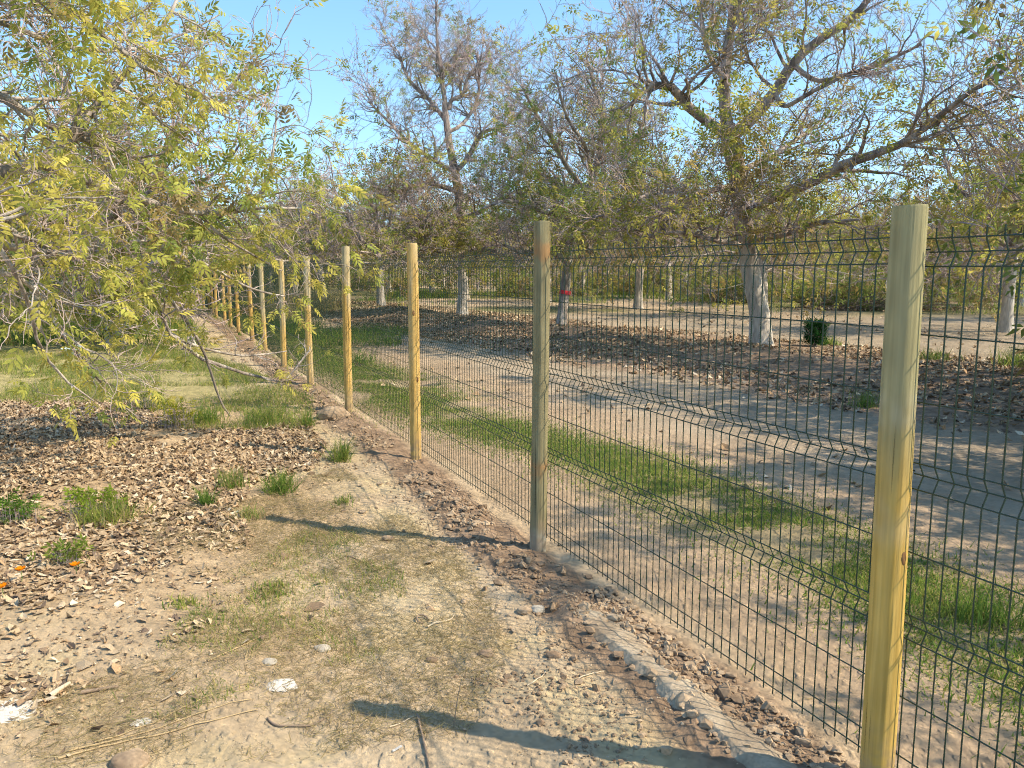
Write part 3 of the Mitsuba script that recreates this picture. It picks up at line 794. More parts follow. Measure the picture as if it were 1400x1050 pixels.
rg = np.random.default_rng(505)
plant_tree(-9.0, 18.2, 6, 1.05, 40, 'walnut tree standing behind the hanging boughs at upper left', None)
plant_tree(-13.4, 22.5, 1, 1.0, 75, 'walnut tree at the far left edge behind the dry grass', None)
plant_tree(-14.6, 31.0, 3, 1.05, 200, 'walnut tree behind the dry tall grass at left', None)
plant_tree(9.6, 10.3, 6, 1.0, 120, 'walnut tree reaching in at the right edge behind the nearest post', None)
plant_tree(6.6, 2.8, 7, 0.64, 200, 'walnut tree whose crown shades the grass at lower right', None)
plant_tree(8.7, 5.4, 7, 0.88, 20, 'walnut tree outside the right edge whose shade falls over the track', None)
GROUP = 'walnut trees in the far rows of the orchard'
for row in range(-6, 12):
    for k in range(-4, 22):
        x = ROW_A[0] + ROW_N[0] * 8.3 * row + ROW_DIR[0] * 7.3 * k + rg.uniform(-0.8, 0.8)
        y = ROW_A[1] + ROW_N[1] * 8.3 * row + ROW_DIR[1] * 7.3 * k + rg.uniform(-0.8, 0.8)
        u = [rg.integers(0, 4), rg.uniform(0.82, 1.1), rg.uniform(0, 360)]
        d, s = fence_coords(x, y)
        if row == 0 and k < 3 or abs(d) < 4.5 or y < 13 or y > 120 or x / y < -0.72 or x / y > 0.80:
            continue
        if row < 0 and y < 24 or math.hypot(x + 9.3, y - 18.2) < 5:
            continue
        if math.hypot(x, y) > 52:
            u[0] = 4 + u[0] % 2
        plant_tree(x, y, *u, 'walnut tree standing in the crowded far rows of the orchard', GROUP)
print('orchard trees', used['orchard_tree'] + 1)


# ------------------------------------------------------------------ leaf litter, grass, soil
from shapely.geometry import Polygon
import shapely


def px_polygon(pts):
    return Polygon([tuple(gnd(x, y)[:2]) for x, y in pts])


def inside(poly, n, rg):
    x0, y0, x1, y1 = poly.bounds
    out = np.zeros((0, 2))
    while len(out) < n:
        p = rg.uniform([x0, y0], [x1, y1], (n * 2, 2))
        out = np.vstack([out, p[shapely.contains_xy(poly, p[:, 0], p[:, 1])]])
    return out[:n]


def thin(p, scale, low, rg, seed):
    """Keeps more of the points where a noise is high: patches."""
    g = meshkit.fbm(np.c_[p / scale, np.zeros(len(p))], 3, seed)
    return p[rg.uniform(0, 1, len(p)) < np.clip((g - low) * 4, 0, 1)]


def on_ground(p, dz=0.0):
    return np.c_[p, height(p[:, 0], p[:, 1]) + dz]


def fallen_leaves(p, size, colors, rg, fine, tilt=0.35):
    """Dry curled leaflets lying about."""
    N = len(p)
    if fine:
        u = np.array([[0, 0], [0.3, 0.36], [0.22, -0.30], [0.3, 0], [0.66, 0.36], [0.6, -0.42], [0.68, 0.03], [1, 0.08]])
        tf = np.array([[0, 3, 1], [0, 2, 3], [1, 3, 6], [1, 6, 4], [3, 2, 5], [3, 5, 6], [4, 6, 7], [6, 5, 7]])
    else:
        u = np.array([[0, 0], [0.45, 0.5], [0.45, -0.5], [1, 0], [0.5, 0]])
        tf = np.array([[0, 4, 1], [0, 2, 4], [1, 4, 3], [4, 2, 3]])
    L = rg.uniform(*size, N)
    W = L * rg.uniform(0.35, 0.75, N)
    curl, fold = rg.normal(0.1, 1.0, N), rg.normal(0.35, 0.6, N)
    x = (u[:, 0] - 0.5)[None] * L[:, None]
    y = u[:, 1][None] * W[:, None]
    z = curl[:, None] * L[:, None] * (u[:, 0] - 0.5)[None] ** 2 + fold[:, None] * W[:, None] * np.abs(u[:, 1])[None] ** 1.5
    q = np.stack([x, y, z], -1)
    yaw, nrm = rg.uniform(0, 6.283, N), np.c_[tilt * rg.standard_normal((N, 2)), np.ones(N)]
    nrm = unit(nrm)
    a = unit(np.cross(np.c_[np.cos(yaw), np.sin(yaw), np.zeros(N)], nrm))
    F = np.stack([a, np.cross(nrm, a), nrm], 1)
    v = np.einsum('nmk,nkj->nmj', q, F)
    lift = -np.quantile(v[..., 2], 0.3, axis=1) + rg.uniform(0, 0.012, N)
    v = v + p[:, None] + np.c_[np.zeros((N, 2)), lift][:, None]
    M = len(u)
    f = (tf[None] + (np.arange(N) * M)[:, None, None]).reshape(-1, 3)
    return v.reshape(-1, 3), f, np.repeat(colors, M, 0)


LITTER = np.array([[0.46, 0.35, 0.22], [0.36, 0.26, 0.155], [0.24, 0.165, 0.10], [0.57, 0.47, 0.33], [0.14, 0.10, 0.07], [0.40, 0.265, 0.145]])


def litter_colors(n, rg, w=(3, 3, 2.2, 0.9, 1.1, 0.9)):
    return LITTER[rg.choice(6, n, p=np.array(w) / sum(w))] * rg.uniform(0.75, 1.2, (n, 1))


def blades(p, h, w, lean, colors, rg, bend=0.5, simple=False):
    """Grass blades: three triangles each, bending over."""
    N = len(p)
    az = rg.uniform(0, 6.283, N)
    o = np.c_[np.cos(az), np.sin(az), np.zeros(N)]
    side = np.c_[-np.sin(az), np.cos(az), np.zeros(N)]
    tw = rg.uniform(-0.9, 0.9, N)[:, None]
    side = side * np.cos(tw) + o * np.sin(tw)
    lean, bend = np.abs(lean * rg.standard_normal(N)), bend * rg.uniform(0.2, 1.3, N)
    H = rg.uniform(*h, N)
    W = np.broadcast_to(w, (N,)) * rg.uniform(0.7, 1.3, N)
    up = np.array([0, 0, 1.0])

    def c(t):
        return p + H[:, None] * (t * (np.cos(lean)[:, None] * up + np.sin(lean)[:, None] * o) + (t * t * bend)[:, None] * (o - 0.35 * up))
    m, e = c(0.55), c(1.0)
    if simple:
        v = np.stack([p - side * W[:, None] / 2, p + side * W[:, None] / 2, e], 1)
        return v.reshape(-1, 3), np.arange(3 * N).reshape(-1, 3), np.repeat(colors, 3, 0)
    v = np.stack([p - side * W[:, None] / 2, p + side * W[:, None] / 2, m - side * W[:, None] * 0.4, m + side * W[:, None] * 0.4, e], 1)
    tf = np.array([[0, 1, 3], [0, 3, 2], [2, 3, 4]])
    f = (tf[None] + (np.arange(N) * 5)[:, None, None]).reshape(-1, 3)
    return v.reshape(-1, 3), f, np.repeat(colors, 5, 0)


def merge(parts):
    v, f = join([(a, b) for a, b, c in parts])
    return v, f, np.vstack([c for a, b, c in parts])


GREEN, LIME, STRAW = np.array([0.18, 0.285, 0.06]), np.array([0.38, 0.41, 0.10]), np.array([0.52, 0.43, 0.21])


def grass_colors(n, rg, g=0.6, l=0.3, st=0.1):
    base = np.stack([GREEN, LIME, STRAW])
    return base[rg.choice(3, n, p=np.array([g, l, st]) / (g + l + st))] * rg.uniform(0.65, 1.25, (n, 1))


rg = np.random.default_rng(606)
poly = px_polygon([(-420, 548), (0, 546), (180, 550), (250, 585), (330, 590), (420, 578), (448, 610), (430, 645), (350, 665), (325, 700), (345, 740), (300, 790), (300, 850), (200, 905), (60, 965), (-150, 985), (-420, 760)])
p = thin(inside(poly, 46000, rg), 0.55, 0.22, rg, 5)
near = p[p[:, 1] < 4.9]
near = thin(near, 0.4, 0.16, rg, 14)
far = p[p[:, 1] >= 4.9]
edge = thin(inside(poly.buffer(0.5), 2600, rg), 0.6, 0.35, rg, 6)
a = fallen_leaves(on_ground(near), (0.022, 0.078), litter_colors(len(near), rg), rg, True, 0.2)
b = fallen_leaves(on_ground(far), (0.03, 0.085), litter_colors(len(far), rg), rg, False, 0.22)
c = fallen_leaves(on_ground(edge), (0.02, 0.08), litter_colors(len(edge), rg), rg, True)
bits = thin(inside(poly.buffer(0.25), 26000, rg), 0.5, 0.28, rg, 7)
bits = bits[bits[:, 1] < 7.5]
e_ = fallen_leaves(on_ground(bits), (0.008, 0.03), litter_colors(len(bits), rg, (2, 3, 3, 1, 2, 1)), rg, False, 0.25)
v, f, col = merge([a, b, c, e_])
stuff('leaf_litter', 'brown fallen walnut leaves covering the ground at left', (v, f), 'dry_leaf_mat', color=col)

al, ac = rg.uniform(-14, 46, 60000), rg.uniform(-5.6, 1.8, 60000)
p = ROW_A + al[:, None] * ROW_DIR + ac[:, None] * ROW_N
p = thin(p, 1.6, 0.28, rg, 8)
p = p[(p[:, 1] > 6) & (np.abs(p[:, 0]) < 0.72 * p[:, 1] + 0.4)]
al, ac = rg.uniform(-17, 40, 9000), rg.uniform(-9.5, 12, 9000)
p4 = ROW_A + al[:, None] * ROW_DIR + ac[:, None] * ROW_N
p4 = thin(p4, 1.2, 0.36, rg, 9)
d4 = fence_coords(p4[:, 0], p4[:, 1])[0]
p = np.vstack([p, p4[(d4 > 0.5) & (p4[:, 1] > 2.5) & (np.abs(p4[:, 0]) < 0.72 * p4[:, 1] + 0.4)]])
v, f, col = fallen_leaves(on_ground(p), (0.05, 0.14), litter_colors(len(p), rg, (2.5, 3, 3, 1.2, 2, 2)), rg, False, 0.4)
stuff('leaf_litter', 'reddish brown leaf litter banked under the first orchard row behind the mesh', (v, f), 'dry_leaf_mat', color=col)
print('litter far', len(p))

# a few bigger leaves lying apart on the bare soil
for k, (x, y) in enumerate([(205, 700), (765, 745), (430, 835), (585, 770), (340, 745), (520, 775), (470, 700), (160, 915), (440, 800), (235, 930), (110, 912), (390, 760)]):
    key = thing('fallen_leaf', 'dry brown leaf lying apart on the tan soil left of the fence', 'leaf', 'single dry leaves on the bare soil')
    v, f, col = fallen_leaves(on_ground(gnd(x, y)[None, :2]), (0.08, 0.12), litter_colors(1, rg), rg, True)
    put(key, (v, f), 'dry_leaf_mat', color=col)

# dry clippings on the worn soil
poly = px_polygon([(150, 700), (330, 690), (470, 640), (520, 690), (640, 760), (700, 880), (640, 1000), (330, 1040), (60, 1048), (-100, 1000), (210, 900), (310, 840)])
p = thin(inside(poly, 36000, rg), 0.5, 0.30, rg, 11)
n = len(p)
st = np.array([[0.56, 0.47, 0.28], [0.42, 0.36, 0.17], [0.47, 0.38, 0.23]])[rg.integers(0, 3, n)] * rg.uniform(0.7, 1.15, (n, 1))
v, f, col = blades(on_ground(p, 0.004), (0.02, 0.10), 0.0022, 0.0, st, rg, 0.3)
v = v.reshape(-1, 5, 3)
base = v[:, :1].copy()
rel = v - base
tiltd = rg.uniform(1.2, 1.55, n)
az = rg.uniform(0, 6.283, n)
ax = np.c_[np.cos(az), np.sin(az), np.zeros(n)]
cr = np.cross(ax[:, None], rel)
dt = (rel * ax[:, None]).sum(-1, keepdims=True)
rel = rel * np.cos(tiltd)[:, None, None] + cr * np.sin(tiltd)[:, None, None] + ax[:, None] * dt * (1 - np.cos(tiltd))[:, None, None]
v = base + rel
v[..., 2] = np.maximum(v[..., 2], height(v[..., 0], v[..., 1]) + 0.002)
stuff('dry_grass_clippings', 'pale dry grass clippings strewn over the worn soil', (v.reshape(-1, 3), f), 'leaf_mat', color=col, cat='dry grass')

# grass: left band, short sparse turf, strip beyond the fence
poly = px_polygon([(-500, 548), (-500, 482), (0, 480), (220, 474), (330, 500), (430, 548), (425, 590), (330, 592), (250, 588), (180, 552)])
p = thin(inside(poly, 150000, rg), 0.8, 0.32, rg, 21)
v, f, col = blades(on_ground(p), (0.03, 0.13), 0.007, 0.4, grass_colors(len(p), rg, 0.35, 0.4, 0.3), rg, simple=True)
stuff('grass', 'patchy yellow green grass between the leaf litter and the hanging boughs', (v, f), 'leaf_mat', color=col)
print('grass left', len(p))
poly = px_polygon([(300, 800), (460, 690), (520, 740), (560, 800), (520, 900), (400, 920), (250, 985), (60, 1000), (180, 920)])
p = thin(inside(poly, 16000, rg), 0.35, 0.40, rg, 23)
v, f, col = blades(on_ground(p), (0.015, 0.055), 0.003, 0.8, grass_colors(len(p), rg, 0.35, 0.3, 0.5), rg)
stuff('grass', 'thin trampled grass on the soil in front of the fence', (v, f), 'leaf_mat', color=col)
n = 230000
ss = -4.5 + 34 * rg.uniform(0, 1, n) ** 1.35
wide = np.clip((ss - 2.0) / 4.0, 0, 1)
dd = 1.47 - 0.55 * wide + (0.30 + 0.12 * wide) * rg.standard_normal(n) + 0.12 * np.sin(ss * 0.9 + 1)
p = F_O + dd[:, None] * F_N + ss[:, None] * F_DIR
p = thin(p, 0.7, 0.20, rg, 25)
v, f, col = blades(on_ground(p), (0.012, 0.06), 0.0075, 0.7, grass_colors(len(p), rg, 0.66, 0.28, 0.12), rg, simple=True)
stuff('grass', 'strip of green grass running along the far side of the mesh', (v, f), 'leaf_mat', color=col)
print('grass strip', len(p))
n = 16000
p = np.vstack([np.c_[rg.uniform(-7.5, -2.5, n), rg.uniform(12, 22, n)] for _ in range(1)])
d, s_ = fence_coords(p[:, 0], p[:, 1])
p = thin(p[(d > 1.2) & (d < 4.5)], 1.3, 0.34, rg, 27)
v, f, col = blades(on_ground(p), (0.15, 0.4), 0.009, 0.3, grass_colors(len(p), rg, 0.8, 0.2, 0.05), rg)
stuff('grass', 'taller green grass behind the far end of the mesh', (v, f), 'leaf_mat', color=col)
for name, lab, x0, x1, y0, y1, n, h, w, c3, lo in [
        ('grass', 'dark green grass in front of the dry tall grass at left', -16, -5.5, 17.5, 24, 16000, (0.2, 0.5), 0.012, (0.85, 0.15, 0.02), 0.36),
        ('dry_grass', 'tall tan dry grass at the far left under the boughs', -24, -7, 24, 34, 22000, (0.6, 1.4), 0.014, (0.03, 0.12, 0.9), 0.3),
        ('grass', 'green grass between the far orchard trunks', -8, 10, 38, 62, 26000, (0.2, 0.5), 0.025, (0.75, 0.3, 0.05), 0.44),
        ('grass', 'grass patches among the far trees at right', 10, 40, 30, 58, 20000, (0.15, 0.45), 0.02, (0.5, 0.3, 0.35), 0.5)]:
    p = np.c_[rg.uniform(x0, x1, n), rg.uniform(y0, y1, n)]
    d, s_ = fence_coords(p[:, 0], p[:, 1])
    p = thin(p[(np.abs(d) > 1.0) & (np.abs(p[:, 0]) < 0.75 * p[:, 1])], 3.0, lo, rg, int(60 + x1))
    v, f, col = blades(on_ground(p), h, w, 0.3, grass_colors(len(p), rg, *c3), rg)
    stuff(name, lab, (v, f), 'leaf_mat', color=col)

# tufts one can tell apart
TUFTS = [((382, 676), 260, 0.20, 0.085, (0.8, 0.2, 0.02), 'bright green grass tuft nearest the long post shadow tip'),
         ((316, 668), 200, 0.19, 0.08, (0.5, 0.2, 0.4), 'green and straw coloured grass tuft left of the bright green tuft'),
         ((282, 695), 120, 0.17, 0.045, (0.95, 0.05, 0.0), 'small dark bluish green grass tuft at the edge of the leaf litter'),
         ((466, 632), 220, 0.24, 0.07, (0.5, 0.45, 0.1), 'upright yellow green grass tuft beside the turned soil'),
         ((338, 712), 160, 0.10, 0.09, (0.3, 0.2, 0.6), 'low faded grass tuft at the end of the post shadow'),
         ((470, 690), 90, 0.07, 0.09, (0.6, 0.3, 0.2), 'flat little grass tuft right of the faded tuft'),
         ((150, 715), 420, 0.17, 0.16, (0.35, 0.5, 0.2), 'broad yellow green grass clump among the brown leaves'),
         ((282, 578), 330, 0.26, 0.15, (0.8, 0.25, 0.05), 'tall green grass clump beside the yellow weed'),
         ((362, 580), 420, 0.26, 0.24, (0.6, 0.4, 0.1), 'wide green grass clump right of the tall clump'),
         ((420, 586), 140, 0.25, 0.07, (0.6, 0.35, 0.15), 'narrow grass tuft near the foot of the turned soil'),
         ((370, 810), 420, 0.04, 0.11, (0.25, 0.3, 0.6), 'trampled pale green grass patch in front of the leaf litter'),
         ((250, 830), 90, 0.06, 0.07, (0.2, 0.8, 0.1), 'small lime green tuft on the brown leaves'),
         ((1182, 556), 160, 0.3, 0.14, (0.9, 0.15, 0.0), 'green grass tuft in the shade left of the nearest post'),
         ((1275, 492), 160, 0.28, 0.25, (0.5, 0.3, 0.3), 'grass tuft on the sunny soil right of the nearest post'),
         ((1392, 500), 260, 0.45, 0.35, (0.6, 0.3, 0.2), 'leafy green clump at the right frame edge'),
         ((1134, 472), 160, 0.25, 0.22, (0.6, 0.35, 0.1), 'pale green tuft beside the dark green bush'),
         ((1345, 850), 260, 0.2, 0.14, (0.95, 0.15, 0.0), 'deep green grass clump in the shade at lower right')]
for (x, y), n, h, r, c3, lab in TUFTS:
    key = thing('grass_tuft', lab, 'grass tuft')
    c = gnd(x, y)[:2]
    p = c + r * rg.standard_normal((n, 2)) * 0.55
    v, f, col = blades(on_ground(p), (0.45 * h, 1.1 * h), 0.0055 if y > 520 else 0.012, 0.45, grass_colors(n, rg, *c3), rg, 0.45)
    put(key, (v, f), 'leaf_mat', color=col)
for (x, y), n, r, h, col0, lab in [((240, 584), 160, 0.16, 0.24, [0.36, 0.36, 0.03], 'yellow flowering weed in front of the green grass'), ((130, 705), 130, 0.13, 0.14, [0.22, 0.30, 0.04], 'leafy lime green weed growing through the brown leaves'),
                                   ((25, 715), 110, 0.12, 0.14, [0.14, 0.25, 0.04], 'leafy green weed at the left frame edge'), ((100, 770), 50, 0.08, 0.08, [0.2, 0.26, 0.05], 'small pale weed below the lime green weed'),
                                   ((190, 560), 120, 0.2, 0.22, [0.24, 0.30, 0.04], 'low yellow green weed patch left of the yellow flowering weed')]:
    key = thing('weed', lab, 'weed')
    c = gnd(x, y)[:2]
    p = on_ground(c + r * 0.6 * rg.standard_normal((n, 2)))
    p[:, 2] += rg.uniform(0.02, h, n)
    v, f, cc, M = sprays(p, unit(np.c_[rg.standard_normal((n, 2)), rg.uniform(0.1, 0.9, n)]), rg.uniform(0.05, 0.09, n), np.array(col0) * rg.uniform(0.7, 1.3, (n, 1)), rg, False, 0.2)
    stems = np.stack([p * [1, 1, 0] + [0, 0, 0] + np.c_[np.zeros((n, 2)), height(p[:, 0], p[:, 1])], p], 1)
    part(key, 'stems', tubes(stems, np.full((n, 2), 0.0015), 3), 'twig_mat', smooth=True, stuff=True)
    part(key, 'leaves', (v, f), 'leaf_mat', color=cc, stuff=True)
# the dark bush
key = thing('shrub', 'dense dark green bush standing on the leaf litter right of the big trunk', 'bush')
c = gnd(1114, 474)[:2]
n = 900
p = on_ground(c + rg.uniform(-1, 1, (n, 2)) * [0.2, 0.17])
p[:, 2] += rg.uniform(0.02, 0.52, n)
v, f, cc, M = sprays(p, unit(np.c_[rg.standard_normal((n, 2)), rg.uniform(0.3, 1.6, n)]), rg.uniform(0.06, 0.12, n), np.array([0.02, 0.075, 0.02]) * rg.uniform(0.6, 1.4, (n, 1)), rg, False, 0.1)
part(key, 'leaves', (v, f), 'leaf_mat', color=cc, stuff=True)
st = np.stack([on_ground(np.repeat(c[None], 14, 0) + 0.03 * rg.standard_normal((14, 2))), on_ground(c + 0.14 * rg.standard_normal((14, 2)), 0.45)], 1)
part(key, 'stems', tubes(st, np.full((14, 2), 0.006), 4), 'twig_mat', smooth=True, stuff=True)

# soil clods along the trench
ICO = trimesh.creation.icosphere(0)
ICO1 = trimesh.creation.icosphere(1)


def clods(p, r, rg, fine=False):
    t = ICO1 if fine else ICO
    N, M = len(p), len(t.vertices)
    k = 1 + 0.35 * rg.standard_normal((N, M, 1)).clip(-1.3, 1.3) * (0.6 if fine else 1)
    sc = rg.uniform(0.6, 1.25, (N, 1, 3)) * [1.1, 1.1, 0.75]
    v = np.array(t.vertices)[None] * k * sc * np.asarray(r)[:, None, None] + p[:, None]
    f = (np.array(t.faces)[None] + (np.arange(N) * M)[:, None, None]).reshape(-1, 3)
    return v.reshape(-1, 3), f


def clod_color(p, n, uv):
    return mix((0.22, 0.155, 0.10), (0.42, 0.32, 0.21), smoothstep(0.25, 0.75, fbm(p.x * 6, p.y * 6, p.z * 6, 3))) * (0.75 + 0.5 * noise(p.x * 90, p.y * 90, p.z * 90))


scene['clod_mat'] = {'type': 'principled', 'base_color': proc(clod_color), 'roughness': 0.95, 'specular': 0.15}
n = 7500
ss = -3.2 + 17 * rg.uniform(0, 1, n) ** 1.2
dd = rg.normal(-0.22, 0.10, n) - 0.25 * np.abs(rg.standard_normal(n)) * (rg.uniform(0, 1, n) < 0.25)
p2 = F_O + dd[:, None] * F_N + ss[:, None] * F_DIR
p2 = thin(p2, 0.35, 0.3, rg, 41)
KA, KB = gnd(768, 832)[:2], gnd(1025, 1060)[:2]
kerb = shapely.LineString([KA, KB + (KB - KA) * 0.8]).buffer(-0.15, single_sided=True, join_style=2)
p2 = p2[~shapely.contains_xy(kerb, p2[:, 0], p2[:, 1])]
r = np.clip(rg.lognormal(-4.85, 0.55, len(p2)), 0.003, 0.03)
kb = rg.uniform(0, 1, len(p2)) < 0.035
r[kb] *= 2.2
extra = KA + rg.uniform(-0.1, 1.5, 900)[:, None] * (KB - KA) + rg.uniform(0.17, 0.36, 900)[:, None] * np.array([(KB - KA)[1], -(KB - KA)[0]]) / np.linalg.norm(KB - KA) * np.sign(np.array([(KB - KA)[1], -(KB - KA)[0]]) @ F_N)
p2 = np.vstack([p2, extra])
r = np.r_[r, np.clip(rg.lognormal(-4.9, 0.6, 900), 0.003, 0.026)]
m1 = clods(on_ground(p2, 0.002) + np.c_[np.zeros((len(r), 2)), 0.3 * r], r, rg)
poly = px_polygon([(560, 700), (700, 760), (830, 830), (1040, 1048), (700, 1048), (600, 960), (640, 880), (640, 800)])
p3 = thin(inside(poly, 4200, rg), 0.3, 0.42, rg, 43)
p3 = p3[~shapely.contains_xy(kerb, p3[:, 0], p3[:, 1])]
r = np.clip(rg.lognormal(-5.5, 0.5, len(p3)), 0.002, 0.015)
m2 = clods(on_ground(p3) + np.c_[np.zeros((len(r), 2)), 0.2 * r], r, rg)
v, f = join([m1, m2])
poly = px_polygon([(-60, 1060), (60, 960), (300, 840), (340, 720), (480, 640), (560, 660), (720, 770), (1040, 1060)])
q = thin(inside(poly, 10500, rg), 0.25, 0.3, rg, 47)
r = np.clip(rg.lognormal(-6.1, 0.45, len(q)), 0.0012, 0.007)
GRIT = clods(on_ground(q, 0.0005), r, rg)
stuff('soil_clods', 'crumbled brown clods of turned soil along the fence foot', (v, f), 'clod_mat', smooth=25, cat='soil')
for x, y, r, lab in [(718, 833, 0.032, 'brown clod lying at the upper end of the concrete strip'), (757, 892, 0.026, 'round clod left of the concrete strip'), (664, 892, 0.028, 'pale clod on the cracked soil'), (735, 832, 0.03, 'grey lump of concrete at the end of the strip'),
                     (590, 895, 0.02, 'small pale lump on the cracked soil, leftmost of three'), (178, 1040, 0.05, 'large earthy stone at the lower left edge'), (455, 572, 0.14, 'big dark heap of turned soil between two yellow posts'),
                     (368, 906, 0.026, 'beige stone beside the white dust patch'), (440, 883, 0.03, 'flat whitish stone on the worn grass'), (815, 880, 0.024, 'dark clod against the concrete strip'), (530, 735, 0.03, 'pale flat clod above the worn grass')]:
    key = thing('stone' if 'stone' in lab or 'lump' in lab else 'soil_clod', lab, 'stone' if 'stone' in lab or 'lump' in lab else 'clod')
    t = trimesh.creation.icosphere(3)
    w = np.array(t.vertices)
    w *= (0.8 + 0.55 * (meshkit.fbm(w * 1.6 + x, 4, 3)))[:, None] * np.array([1.2, 1.0, 0.55 if 'heap' not in lab else 0.7])
    c = gnd(x, y)
    v = w * r + np.array([c[0], c[1], float(height(c[0], c[1])) + 0.12 * r])
    put(key, (v, t.faces), 'clod_mat', smooth=True) if 'whitish' not in lab and 'grey' not in lab and 'beige' not in lab else put(key, (v, t.faces), 'stone_mat', smooth=True)


def stone_color(p, n, uv):
    return mix((0.27, 0.235, 0.18), (0.46, 0.42, 0.34), fbm(p.x * 30, p.y * 30, p.z * 30, 3))


def grit_color(p, n, uv):
    return mix((0.26, 0.19, 0.115), (0.52, 0.43, 0.30), noise(p.x * 140, p.y * 140, 4.0))


def concrete_color(p, n, uv):
    a = fbm(p.x * 7, p.y * 7, p.z * 7, 4)
    return mix((0.26, 0.205, 0.14), (0.41, 0.34, 0.24), smoothstep(0.3, 0.7, a)) * (0.8 + 0.35 * noise(p.x * 120, p.y * 120, p.z * 120))


scene['stone_mat'] = {'type': 'principled', 'base_color': proc(stone_color), 'roughness': 0.9, 'specular': 0.2}
stuff('grit', 'pale grit scattered over the bare soil', GRIT, 'grit_mat', smooth=25)
scene['grit_mat'] = {'type': 'principled', 'base_color': proc(grit_color), 'roughness': 0.95, 'specular': 0.15}
scene['concrete_mat'] = {'type': 'bumpmap', 'arbitrary': proc(lambda p, n, uv: 0.006 * fbm(p.x * 60, p.y * 60, p.z * 60, 3)), 'scale': 1.0,
                         'bsdf': {'type': 'principled', 'base_color': proc(concrete_color), 'roughness': 0.92, 'specular': 0.2}}
A, B = gnd(768, 832)[:2], gnd(1025, 1060)[:2]
u = (B - A) / np.linalg.norm(B - A)
B = B + u * 1.2
L = np.linalg.norm(B - A)
n_ = np.array([-u[1], u[0]])                           # towards the fence
if n_ @ F_N < 0:
    n_ = -n_
K, prof = 200, [(0.0, -0.06), (0.004, -0.006), (0.036, 0.024), (0.042, 0.027), (0.06, 0.028), (0.10, 0.025), (0.125, 0.021), (0.15, 0.012), (0.19, 0.0), (0.23, -0.06)]
tt = np.linspace(0, L, K)
rise = np.clip(tt / 0.5, 0, 1) ** 0.7
vv = np.zeros((K, len(prof), 3))
for j, (o, z) in enumerate(prof):
    q = A + tt[:, None] * u + (o * (0.75 + 0.25 * rise))[:, None] * n_
    vv[:, j, :2] = q
    vv[:, j, 2] = height(q[:, 0], q[:, 1]) * 0.4 + z * (0.35 + 0.65 * rise)
vv += (0.007 * (meshkit.fbm(vv * np.array([7, 7, 7.0]), 3, 77) - 0.5) + 0.007 * (meshkit.noise(vv * 38.0, 78) - 0.5))[..., None] * np.array([1, 1, 0.8])
i = np.arange(K * len(prof)).reshape(K, -1)
f = np.stack([i[:-1, :-1], i[1:, :-1], i[1:, 1:], i[:-1, 1:]], -1).reshape(-1, 4)
ends = np.array([[i[0, 0], i[0, q], i[0, q + 1]] for q in range(1, len(prof) - 1)] + [[i[-1, 0], i[-1, q + 1], i[-1, q]] for q in range(1, len(prof) - 1)])
v, f = join([(vv.reshape(-1, 3), f)])
tm = trimesh.Trimesh(v, np.vstack([f, ends]), process=False)
trimesh.repair.fix_normals(tm)
put('concrete_strip', (tm.vertices, tm.faces), 'concrete_mat', smooth=20)
labels['concrete_strip'] = {'label': 'low half buried strip of rough concrete beside the fence foot', 'category': 'concrete strip'}

# white dust, scraps, sticks, flowers
scene['lime_mat'] = {'type': 'principled', 'base_color': {'type': 'rgb', 'value': [0.56, 0.52, 0.45]}, 'roughness': 0.95}
for x, y, r, lab in [(387, 936, 0.052, 'round patch of white cement dust left of the long shadow tip'), (193, 985, 0.034, 'small white dust patch beside the dry stalks'), (5, 975, 0.10, 'bright white dust patch at the left frame edge')]:
    key = thing('dust_patch', lab, 'dust patch')
    c = gnd(x, y)
    th = np.linspace(0, 6.283, 25)[:-1]
    g = [np.array([[c[0], c[1], 0]])]
    for t in np.linspace(0.15, 1, 9):
        w = 1 + 0.7 * (meshkit.fbm(np.c_[np.cos(th) * 1.6 + x, np.sin(th) * 1.6, np.zeros(24)], 3, 7) - 0.5) * t
        g.append(np.c_[c[0] + r * 1.25 * t * w * np.cos(th), c[1] + r * t * w * np.sin(th), np.zeros(24)])
    g = np.vstack(g)
    q = np.hypot(g[:, 0] - c[0], g[:, 1] - c[1]) / r
    g[:, 2] = height(g[:, 0], g[:, 1]) + 0.012 * np.clip(1 - q * 0.8, -0.6, 1) + 0.014 * (meshkit.fbm(np.c_[g[:, :2] * 55, np.zeros(len(g))], 3, 8) - 0.55)
    i = np.arange(9 * 24).reshape(9, 24) + 1
    j = np.roll(i, -1, 1)
    v, f = join([(g, np.stack([i[:-1], i[1:], j[1:], j[:-1]], -1).reshape(-1, 4)), (np.zeros((0, 3)), np.zeros((0, 3), int))])
    f = np.vstack([f, np.stack([np.zeros(24, int), i[0], j[0]], 1)])
    put(key, (v, f), 'lime_mat', smooth=True)
key = thing('paper_scrap', 'tiny white scrap of paper on the bare soil at the bottom', 'paper scrap')
c = gnd(543, 1021)
b = trimesh.creation.box([0.034, 0.012, 0.0015])
b = b.subdivide().subdivide()
w = np.array(b.vertices)
w[:, 2] += 0.006 * np.sin(w[:, 0] * 90)
a_ = 0.35
w = np.c_[w[:, 0] * math.cos(a_) - w[:, 1] * math.sin(a_), w[:, 0] * math.sin(a_) + w[:, 1] * math.cos(a_), w[:, 2]] + [c[0], c[1], float(height(c[0], c[1])) + 0.009]
put(key, (w, b.faces), 'lime_mat')
scene['stalk_mat'] = {'type': 'principled', 'base_color': {'type': 'rgb', 'value': [0.43, 0.32, 0.17]}, 'roughness': 0.8}
scene['stick_mat'] = {'type': 'principled', 'base_color': {'type': 'rgb', 'value': [0.24, 0.175, 0.12]}, 'roughness': 0.85}
